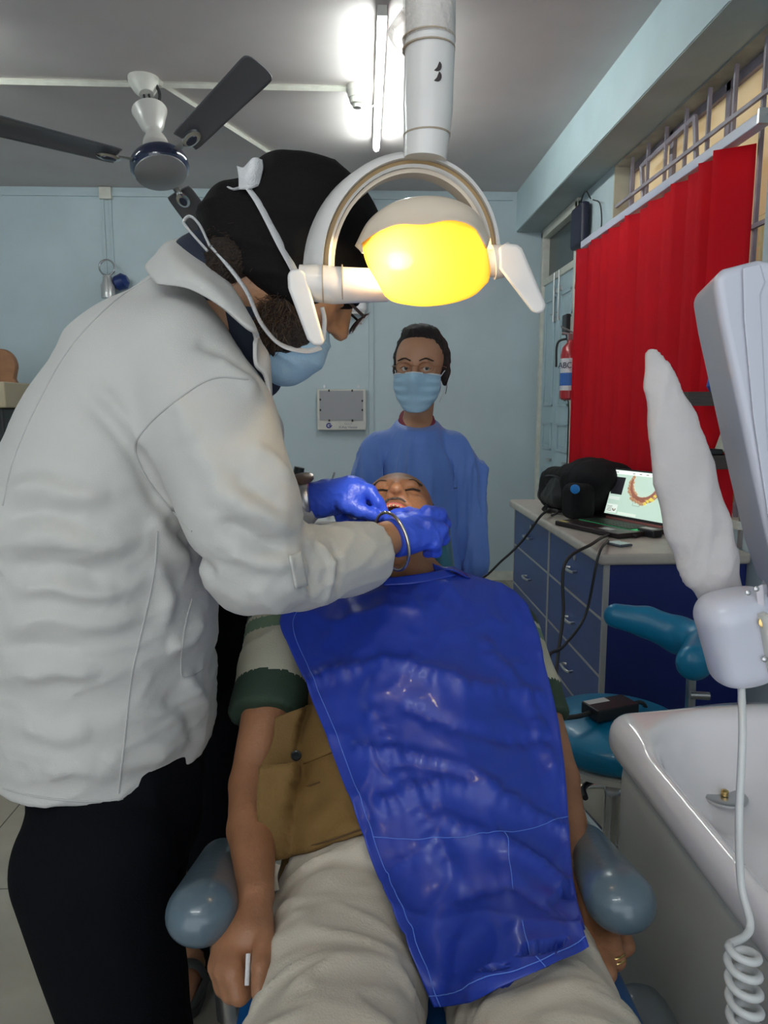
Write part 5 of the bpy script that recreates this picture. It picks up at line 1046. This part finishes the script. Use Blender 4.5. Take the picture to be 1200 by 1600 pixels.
for i in range(26):
    a = random.uniform(-1, 1); b0 = HW(.06*a, .02+random.uniform(-.05, .03), .118-.03*a*a); e_ = b0+HW.R @ np.array([random.uniform(-.03, .02), random.uniform(-.01, .02), random.uniform(.004, .02)])
    line_pts = cr([b0, (b0+e_)/2+HW.R @ np.array([0, 0, .006]), e_], 4); tube('stray_hair', line_pts, .0006, hairm, wo, 4) if i < 14 else None
for s_ in (-1, 1): tube('stray_hair', cr([HW(.074*s_, -.01, -.02), HW(.082*s_, 0, -.05), HW(.078*s_, -.005, -.075)], 5), .001, hairm, wo, 5); line('eyebrow', HW, [(s_*.013, .1005, .020), (s_*.032, .0985, .027), (s_*.052, .086, .020)], .0036, hairm, wo, 6, .5)
for s_ in (-1, 1): line('eyelid', HW, [(s_*.017, .090, .001), (s_*.031, .094, .0065), (s_*.046, .087, .001)], .0042, skinW, wo, 6)
MW = [Ell(HW(0, .048, -.066), (.073, .072, .068), HW.R, k=0), Ell(HW(0, .098, -.044), (.024, .032, .034), HW.R, k=.02), Half(HW(0, .05, -.015), HW.R @ np.array([0, .0, 1]), .003), Half(HW(0, .012, -.07), HW.R @ np.array([0, -1, 0.05]), .003)]
def mw(V):
    q = HW.loc(V); u = np.abs(q[:, 0]); zz = q[:, 2]+.07; pl_ = np.zeros(len(V))
    for z0, sl_ in ((.025, .25), (.005, .12), (-.018, -.18), (-.036, -.3)): pl_ += -.003*np.exp(-((zz-z0-(u)*sl_)/.0035)**2)*np.clip(u/.03, 0, 1)+.0025*np.exp(-((zz-z0-.007-(u)*sl_)/.005)**2)*np.clip(u/.03, 0, 1)
    return pl_
A_ = np.zeros((33, 33, 3))
for i, v in enumerate(np.linspace(0, 1, 33)):
    w_ = np.interp(v, [0, .45, .8, 1], [.98, 1.0, .86, .66]); dp_ = np.interp(v, [0, .3, .7, 1], [1.06, 1.08, 1.05, .92]); ns_ = .028*math.exp(-((v-.16)/.30)**2)
    for j, u in enumerate(np.linspace(-1, 1, 33)):
        pl2 = .0065*(abs(((v*4.0+.25*(1-abs(u))) % 1)-.5)*2-.5)*min(1, abs(u)*1.6)*(1 if .12 < v < .92 else 0)
        A_[i, j] = HW(.0735*math.sin(1.32*u)*w_, .039+.064*math.cos(1.32*u)*dp_+ns_*math.exp(-(u/.24)**2)*1.0+pl2, -.014-.006*abs(u)-v*(.116-.034*u*u))
sheetmesh('face_mask', A_, maskm, wo, .002)
tube('mask_edge', list(A_[0]), .0024, maskw, wo, 6)
for s_ in (-1, 1): line('ear_loop', HW, [(s_*.066, .04, -.026), (s_*.080, .0, .0), (s_*.084, -.025, -.01), (s_*.080, -.01, -.05), (s_*.064, .028, -.10)], .0016, maskw, wo, 6)
gl = MB()
for s_ in (1, -1): gl.tube([HW(s_*.034+.022*math.cos(t), .113-.010*abs(math.cos(t)), .000+.0155*math.sin(t)) for t in np.linspace(0, 6.283, 26)[:-1]], .0012, 6, closed=True)
gl.tube([HW(-.012, .113, .003), HW(0, .116, .006), HW(.012, .113, .003)], .0009, 6)
for s_ in (1, -1): gl.tube([HW(s_*.056, .104, .004), HW(s_*.079, .05, .006), HW(s_*.082, -.01, .002)], .0009, 6)
gl.build('spectacles', mat('copper_rim', (.35, .16, .08), .3, .8), wo, smooth=True)
# gown
gz = [(670, .058), (680, .083), (697, .125), (740, .150), (800, .150), (900, .170)]
gp = []
for (a, ra), (b_, rb) in zip(gz[:-1], gz[1:]): gp.append(Cone((wx, YW+.03, tz(a)), (wx, YW+.03, tz(b_)), ra/1.12, rb/1.12, sY, (1.12, .85, 1), k=.03))
gp += [Cone((wx, YW+.03, tz(900)), (wx, YW+.03, .35), .155, .20, sY, (1.1, .85, 1), k=.03)]
for s_, e_, w_ in ((1, elb, wri), (-1, elb2, wri2)):
    sh_ = P(652+52*s_, 704, YW+.02); sm_ = P(652+68*s_, 740, YW+.02); gp += [Cone((wx, YW+.02, tz(690)), sh_, .06, .060, k=.04), Cone(sh_, sm_, .060, .062, k=.03), Cone(sm_, e_, .060, .064, k=.03), Cone(e_, w_+(e_-w_)*.05, .064, .044, k=.03)]
gp += [Half((wx, YW+.03, tz(657)), (0, -.28, 1), .004), Half((0, 0, .36), (0, 0, -1), .003)]
gn = lambda V: np.clip((tz(668)-V[:, 2])*9, .0, 1)*(ridge(V, 30, 3, (1, 1, .16))*.021+ridge(V, 55, 13, (1, 1, .2))*.010+noise(V, 22, 5, (1, 1, .3))*.007)
gown = body('surgical_gown', gp, .0055, gownm, wo, gn, sm=1)
body('maroon_top', [Cone((wx, YW+.035, tz(652)), (wx, YW+.03, tz(690)), .056, .083, sY, (1.2, 1, 1), k=.02), Half((wx, YW, tz(658)), (0, -.50, 1), .003)], .005, maroon, wo)
tube('neck_binding', [np.array([wx+.058*math.cos(t), YW+.03+.050*math.sin(t), tz(658)+.28*.050*math.sin(t)]) for t in np.linspace(0, 6.283, 33)[:-1]], .003, gownm, gown, closed=True)
gl_ = []
for s_, w_ in ((1, wri), (-1, wri2)): body('glove', [Cone(w_+[0, 0, .01], w_-[0, 0, .01], .027, .027, k=.01)]+[c_ for c_ in [Cone(c.a, c.b, c.ra+.0015, c.rb+.0015, c.R, c.sc, k=c.k) for c in hand_prims(w_, (s_*.05, -.1, -1), (s_, -.4, 0), .95, .28, -s_ if s_ > 0 else 1)]], .004, glovem, wo)
for s_ in (-1, 1): body('shoe', [Cone((wx+s_*.08, YW+.03, .045), (wx+s_*.09, YW-.14, .035), .045, .04, k=.02), Half((0, 0, .001), (0, 0, -1), 0)], .008, blackp, wo)
# ------------------------------------------------------------------ the patient
pa_ = thing('person', 'person lying back in the chair with mouth open under a blue bib, beige trousers', 'person', (.10, .95, .68))
PH = Fr(P(622, 822, 1.465), (-.06, -.47, .88), (.05, .88, .47), 1.0)
wrR, wrL = P(400, 1400, .86), P(902, 1362, .96)
tA, tB = P(648, 1010, 1.345), P(665, 1400, .975)
tfr = frame(tA-tB, (0, -.6, .8))
pc = head_prims(PH, True)
pc += [Ell(PH(.006, .085, -.068), (.028, .030, .022), PH.R, k=.008, mode='s')]
ja = PH(0, .055, -.125)
pc += [Cone(PH(0, .060, -.112), PH(0, .035, -.13), .024, .022, k=.03), Cone(PH(0, -.02, -.06), P(644, 905, 1.40), .056, .056, k=.03), Cone(P(640, 868, 1.385), P(646, 905, 1.36), .022, .022, k=.03), Cone(P(646, 925, 1.40), P(648, 960, 1.39), .065, .10, tfr, (1.3, 1, 1), k=.04),
       Cone(tA, tB, .11, .11, tfr, (1.45, 1, .95), k=.05)]
pc += [Ell(PH(.006, .085, -.072), (.028, .036, .027), PH.R, k=.005, mode='s')]
shR_, elR_ = P(440, 1000, 1.30), P(398, 1225, 1.09); shL_, elL_ = P(808, 1005, 1.32), P(872, 1215, 1.14)
pc += [Cone(shR_, elR_, .048, .039, k=.03), Cone(elR_, P(394, 1295, 1.0), .039, .0355, k=.02), Cone(P(394, 1295, 1.0), wrR, .0355, .0225, k=.02), Cone(shL_, elL_, .046, .034, k=.03), Cone(elL_, P(882, 1285, 1.06), .034, .033, k=.02), Cone(P(882, 1285, 1.06), wrL, .033, .023, k=.02)]
def pf(L, pts, rs, k=.006):
    pts = [P(*p) for p in pts]
    for i in range(len(pts)-1): L.append(Cone(pts[i], pts[i+1], rs[i], rs[i+1], k=k))
# right hand closed, thumb against the finger
hf = frame(P(378, 1500, .79)-P(392, 1420, .85), (-.75, -.3, .55))
pc += [Cone(P(396, 1410, .86), P(378, 1468, .81), .024, .030, hf, (1.25, 1, .85), k=.02)]
pf(pc, [(350, 1472, .81), (343, 1508, .785), (352, 1540, .775), (374, 1546, .79)], (.015, .0135, .012, .010), .012)
pf(pc, [(358, 1477, .80), (352, 1516, .770), (362, 1550, .762), (380, 1552, .78)], (.015, .0135, .012, .010), .012)
pf(pc, [(370, 1480, .795), (364, 1520, .760), (374, 1556, .750), (386, 1548, .765)], (.014, .0125, .011, .010), .010)
pf(pc, [(386, 1480, .80), (380, 1515, .775), (384, 1540, .765)], (.013, .012, .010), .010)
pf(pc, [(406, 1425, .84), (413, 1468, .79), (408, 1512, .75), (405, 1550, .73)], (.016, .0125, .0115, .0095), .004)
# left hand hanging with ring
hf2 = frame(P(940, 1440, .84)-P(903, 1365, .88), (.55, -.5, .6))
pc += [Cone(P(907, 1370, .945), P(932, 1432, .89), .026, .032, hf2, (1.25, 1, .8), k=.02)]
pf(pc, [(945, 1432, .89), (968, 1448, .88), (978, 1478, .86), (966, 1490, .85)], (.014, .0125, .0115, .010), .010)
pf(pc, [(938, 1440, .88), (955, 1468, .84), (963, 1500, .82), (950, 1512, .83)], (.014, .0125, .0115, .010), .008)
pf(pc, [(926, 1442, .87), (940, 1480, .83), (948, 1520, .80), (938, 1534, .81)], (.014, .013, .012, .010), .008)
pf(pc, [(918, 1440, .87), (926, 1490, .825), (936, 1530, .80)], (.0135, .012, .0105), .008)
# legs
kneeR = np.array([P(525, 1700, .66)[0]-.03, .36, .77]); kneeL = np.array([P(822, 1700, .66)[0]+.03, .36, .77])
for hx, kn in ((P(560, 1440, .95), kneeR), (P(770, 1450, .95), kneeL)):
    pc += [Cone(hx, kn, .075, .05, k=.04), Cone(kn, kn+np.array([0, -.36, -.18]), .048, .035, k=.03)]
body('body', pc, .0042, skinP, pa_, sm=1, disp=lambda V: noise(V, 70, 6)*.0008)
PT = bvh(bpy.data.objects[[o.name for o in pa_.children if o.name.startswith('body')][0]])
# mouth details
q = MB(); q.lathe([(.026, -.004), (.025, 0), (.010, -.006), (.001, -.010)], PH(.006, .070, -.071), PH.R[:, 1], 20); q.build('mouth_cavity', mouthm, pa_, smooth=True)
up_ = [PH(.006+.022*math.cos(t), .089-.006*math.cos(t)**2, -.0665+.0165*math.sin(t)) for t in np.linspace(.15, math.pi-.15, 9)]
lo_ = [PH(.006+.022*math.cos(t), .083-.006*math.cos(t)**2, -.0740-.0190*math.sin(t)) for t in np.linspace(.15, math.pi-.15, 9)]
tube('gum', cr(up_, 4), .0045, gumm, pa_); tube('gum', cr(lo_, 4), .0055, gumm, pa_)
for i, p in enumerate(up_[1:-1]):
    q = MB(); q.lathe([(.0022, -.001), (.0027, .003), (.0018, .0065)], p-PH.R[:, 2]*.001+PH.R[:, 1]*.001, -PH.R[:, 2]+PH.R[:, 1]*.5, 8); q.build('tooth', teethm, pa_, smooth=True)
for i, p in enumerate(lo_[1:-1]):
    q = MB(); q.lathe([(.0022, -.001), (.0028, .003), (.0018, .0065)], p+PH.R[:, 1]*.002, PH.R[:, 2]+PH.R[:, 1]*.6, 8); q.build('tooth', teethm, pa_, smooth=True)
q = MB(); q.tube(cr([PH(.006+.029*math.cos(t), .089-.008*math.cos(t)**2, -.071+.0255*math.sin(t)) for t in np.linspace(0, 6.283, 17)[:-1]], 3), .0042, 8, closed=True); q.build('lips', lipm, pa_, smooth=True)
line('moustache', PH, [(-.026, .086, -.054), (-.010, .097, -.0445), (.004, .099, -.043), (.018, .096, -.0445), (.036, .082, -.056)], .0025, mat('grey_moustache', (.12, .10, .09), .8, bump=1, bscale=400), pa_, 6)
for s_ in (-1, 1): line('closed_eyelid', PH, [(s_*.017, .090, -.004), (s_*.031, .0945, -.007), (s_*.045, .088, -.005)], .0018, hairm, pa_, 6); line('eyebrow', PH, [(s_*.014, .096, .018), (s_*.032, .095, .023), (s_*.050, .084, .018)], .0035, hairm, pa_, 6, .5)
body('hair', [Ell(PH(0, -.03, .045), (.080, .090, .084), PH.R, k=0), Ell(PH(0, .10, .0), (.075, .075, .085), PH.R, k=.01, mode='s')], .005, hairm, pa_, lambda V: ridge(V, 100, 3)*.003)
# knitted shirt with striped sleeves
def sleeve(sh_, el_, t1, nm, rr_=.064):
    e_ = sh_+(el_-sh_)*t1; d = (e_-sh_)/np.linalg.norm(e_-sh_); ln = np.linalg.norm(e_-sh_)
    def mf(C_):
        t = (C_-sh_) @ d/ln; return np.select([t > .64, t > .10, t > -.06, t > -.12], [0, 1, 2, 1], 0)
    return body(nm, [Cone(sh_-d*.03, e_, rr_, rr_*.98, k=.02), HalfNear(e_, d, .12, .003)], .005, [polog, poloc, poloa], pa_, lambda V: ridge(V, 30, 4)*.005, mf)
sleeve(shR_, elR_, .58, 'shirt_sleeve'); sleeve(shL_, elL_, .60, 'shirt_sleeve', .050)
body('shirt', [Cone(tA+(tA-tB)*.06, tB, .115, .118, tfr, (1.55, 1, .95), k=.0), Cone(P(646, 935, 1.40), P(648, 980, 1.37), .06, .10, tfr, (1.6, 1, 1), k=.04)], .007, polog, pa_)
vest = body('vest', [Cone(tA, tB+(tA-tB)*.06, .128, .134, tfr, (1.56, 1, .98), k=0), HalfNear(tB+(tB-tA)*.02, tB-tA, .3, .01)], .006, vestm, pa_, lambda V: noise(V, 22, 2)*.006+ridge(V, 24, 4, (1, 1.6, 1.6))*.007)
VT = bvh(vest)
patch('pocket', [[(404, 1200), (470, 1188), (525, 1165)], [(402, 1280), (480, 1265), (552, 1240)], [(428, 1345), (500, 1325), (580, 1298)]], VT, .016, vestm, pa_, .012, 8, .009, 3)
patch('pocket_flap', [[(430, 1120), (465, 1108), (498, 1098)], [(425, 1160), (470, 1150), (512, 1135)], [(406, 1200), (440, 1206), (528, 1172)]], VT, .030, vestm, pa_, .005, 8, .005, 5)
h = hit(VT, 463, 1180, .052); q = MB(); q.lathe([(.008, 0), (.0082, .002), (.006, .0035), (.001, .0025)], h, -FW, 18); q.build('snap_button', mat('dark_button', (.03, .035, .035), .25, .4), pa_, smooth=True)
for pts in ([(440, 985), (448, 1050), (440, 1110)], [(415, 1335), (500, 1318), (565, 1296)], [(440, 1118), (470, 1108), (495, 1100)], [(420, 1262), (440, 1240), (470, 1232), (500, 1222)]): 
    hh = hits(VT, pts, .024, 6)
    if len(hh) > 2: tube('stitching', hh, .0012, vestd, pa_, 6)
# trousers
def pn(V): return noise(V, 24, 4)*.004+ridge(V, 26, 7, (.6, 2.0, .8))*.009+ridge(V, 40, 9, (.6, 1.8, .8))*.004
pp_ = [Cone(P(575, 1395, .97), P(750, 1400, .97), .115, .115, k=.03)]
for hx, kn in ((P(548, 1440, .93), kneeR), (P(790, 1460, .92), kneeL)):
    pp_ += [Cone(hx, kn, .100, .080, k=.03), Cone(kn, kn+np.array([0, -.36, -.17]), .078, .06, k=.03)]
pants = body('trousers', pp_, .0065, pantm, pa_, pn, sm=2)
tube('belt_loop', cr([P(432, 1350, .93), P(427, 1370, .92), P(430, 1392, .91)], 5), .006, pantm, pa_, 6, flat=.5)
# shoes beyond the frame
for kn in (kneeR, kneeL): body('shoe', [Cone(kn+np.array([0, -.38, -.20]), kn+np.array([0, -.44, -.06]), .045, .038, k=.02)], .009, blackp, pa_)
# ring
q = MB(); c = P(959, 1497, .822); a = P(963, 1500, .82)-P(955, 1468, .83); rf = frame(a, (0, -1, .3))
for dd in (-.0028, .0028): q.tube([c+rf @ np.array([.0135*math.cos(t), dd, .0135*math.sin(t)]) for t in np.linspace(0, 6.283, 28)[:-1]], .0017, 8, closed=True)
tag(q.build('gold_ring', brass, None, smooth=True), 'gold ring on the patient\'s finger below the right armrest', 'ring')
q = MB(); q.tube([P(388, 1490, .765), P(386, 1540, .745)], .0028, 8); tag(q.build('cotton_roll', tiem, None, smooth=True), 'small white cotton piece pinched in the patient\'s hand', 'cotton')
# bib
bib = thing('patient_bib', 'large shiny royal blue plastic bib draped over the patient', 'bib', (.12, 1.1, .80))
rows = [[(596, 900), (620, 904), (655, 900), (690, 893), (722, 898)], [(520, 930), (590, 925), (655, 920), (730, 915), (806, 932)], [(438, 965), (530, 985), (650, 985), (760, 975), (838, 985)], [(462, 1040), (545, 1060), (655, 1060), (770, 1050), (852, 1050)],
        [(508, 1150), (590, 1160), (680, 1160), (780, 1150), (872, 1130)], [(545, 1250), (620, 1255), (700, 1255), (800, 1245), (884, 1225)], [(580, 1345), (650, 1350), (730, 1350), (820, 1335), (890, 1310)], [(612, 1430), (680, 1440), (755, 1435), (835, 1415), (898, 1390)], [(646, 1505), (710, 1520), (780, 1510), (850, 1480), (910, 1440)], [(680, 1572), (745, 1558), (810, 1534), (868, 1508), (918, 1482)]]
k = 9; G = crgrid([[(*q_, 0) for q_ in r] for r in rows], k); alln = [o for o in pa_.children if o.name in GEO]; BT = bvh(*[o for o in alln if o.name.split('.')[0] in ('vest', 'shirt', 'trousers', 'shirt_sleeve')])
Dp = np.full(G.shape[:2], np.nan)
for i in range(G.shape[0]):
    for j in range(G.shape[1]):
        h = hit(BT, G[i, j, 0], G[i, j, 1])
        if h is not None and h[1] < 1.5 and h[2] > .55: Dp[i, j] = np.linalg.norm(h-C0)
for i in range(Dp.shape[0]):
    r = Dp[i]; g = ~np.isnan(r)
    if g.any(): Dp[i] = np.interp(np.arange(len(r)), np.where(g)[0], r[g])
Dp0 = Dp.copy()
for _ in range(40):
    Q = np.pad(Dp, 1, mode='edge'); Dp = np.minimum((Q[:-2, 1:-1]+Q[2:, 1:-1]+Q[1:-1, :-2]+Q[1:-1, 2:])/4, Dp0)
for _ in range(14):
    Q = np.pad(Dp, 1, mode='edge'); Dp = (Q[:-2, 1:-1]+Q[2:, 1:-1]+Q[1:-1, :-2]+Q[1:-1, 2:])/4
A = np.zeros(G.shape)
for i in range(G.shape[0]):
    for j in range(G.shape[1]):
        d = ray(G[i, j, 0], G[i, j, 1]); d /= np.linalg.norm(d); A[i, j] = C0+d*(Dp[i, j]-.022)
def gridnorm(A):
    u = np.gradient(A, axis=0); v = np.gradient(A, axis=1); n_ = np.cross(u, v); n_ /= np.linalg.norm(n_, axis=2)[..., None]+1e-9
    return np.where((n_ @ FW)[..., None] > 0, -n_, n_)
def refine(A):                           # doubles the grid
    B = np.zeros((A.shape[0]*2-1, A.shape[1]*2-1, 3)); B[::2, ::2] = A; B[1::2, ::2] = (A[1:, :]+A[:-1, :])/2; B[:, 1::2] = (B[:, :-1:2]+B[:, 2::2])/2; return B
A = refine(A); F2 = A.reshape(-1, 3)
dd = noise(F2, 14, 31)*.004+ridge(F2, 13, 37, (1.5, 1, 1))*.009+ridge(F2, 26, 43, (1.6, 1, 1))*.005+ridge(F2, 48, 45)*.002+np.abs(noise(F2, 60, 46))*.0015
for pts, amp, wd in (([(470, 1075), (600, 1040), (720, 1075), (840, 1090)], .010, .014), ([(600, 1260), (700, 1230), (800, 1262), (880, 1300)], .010, .013), ([(640, 1110), (740, 1150), (850, 1160)], -.008, .012), ([(700, 1290), (800, 1330), (885, 1390)], .011, .015), ([(590, 1120), (640, 1230), (700, 1350)], .007, .014), ([(760, 1010), (820, 1100), (860, 1200)], .008, .014), ([(720, 1400), (800, 1390), (880, 1440)], -.008, .014), ([(560, 1180), (680, 1190), (760, 1230)], .008, .011)):
    px_l = cr([(*p, 0) for p in pts], 6); H = []
    for p in px_l:
        r_ = ray(p[0], p[1]); r_ /= np.linalg.norm(r_); w_ = (F2-C0); t_ = w_ @ r_; ds = np.linalg.norm(w_-t_[:, None]*r_, axis=1); H.append(F2[ds.argmin()])
    H = np.array(H); dmin = np.min(np.linalg.norm(F2[:, None]-H[None], axis=2), 1); dd += amp*np.exp(-(dmin/wd)**2)
A = A+gridnorm(A)*dd.reshape(A.shape[:2])[..., None]
sheetmesh('bib_sheet', A, bibm, bib, .0012)
nr, nc = A.shape[:2]; off = gridnorm(A)*.0012
tube('hem_stitching', [A[i, 4]+off[i, 4] for i in range(2, nr)], .0006, thread, bib, 5); tube('hem_stitching', [A[nr-6, j]+off[nr-6, j] for j in range(nc)], .0006, thread, bib, 5)
tube('hem_stitching', [A[int(nr*.62), j]+off[int(nr*.62), j] for j in range(4, nc)], .0006, thread, bib, 5); tube('hem_stitching', [A[i, int(nc*.66)]+off[i, int(nc*.66)] for i in range(int(nr*.62), nr)], .0006, thread, bib, 5)
sheet('neck_tie', [[(596, 905, 1.30), (650, 898, 1.30), (700, 890, 1.32)], [(600, 915, 1.29), (650, 912, 1.29), (712, 900, 1.31)]], bibm, bib, .004)
sheet('tie_end', [[(676, 880, 1.34), (690, 886, 1.33), (722, 892, 1.34)], [(680, 896, 1.33), (705, 890, 1.31), (735, 905, 1.33)]], bibm, bib, .003)
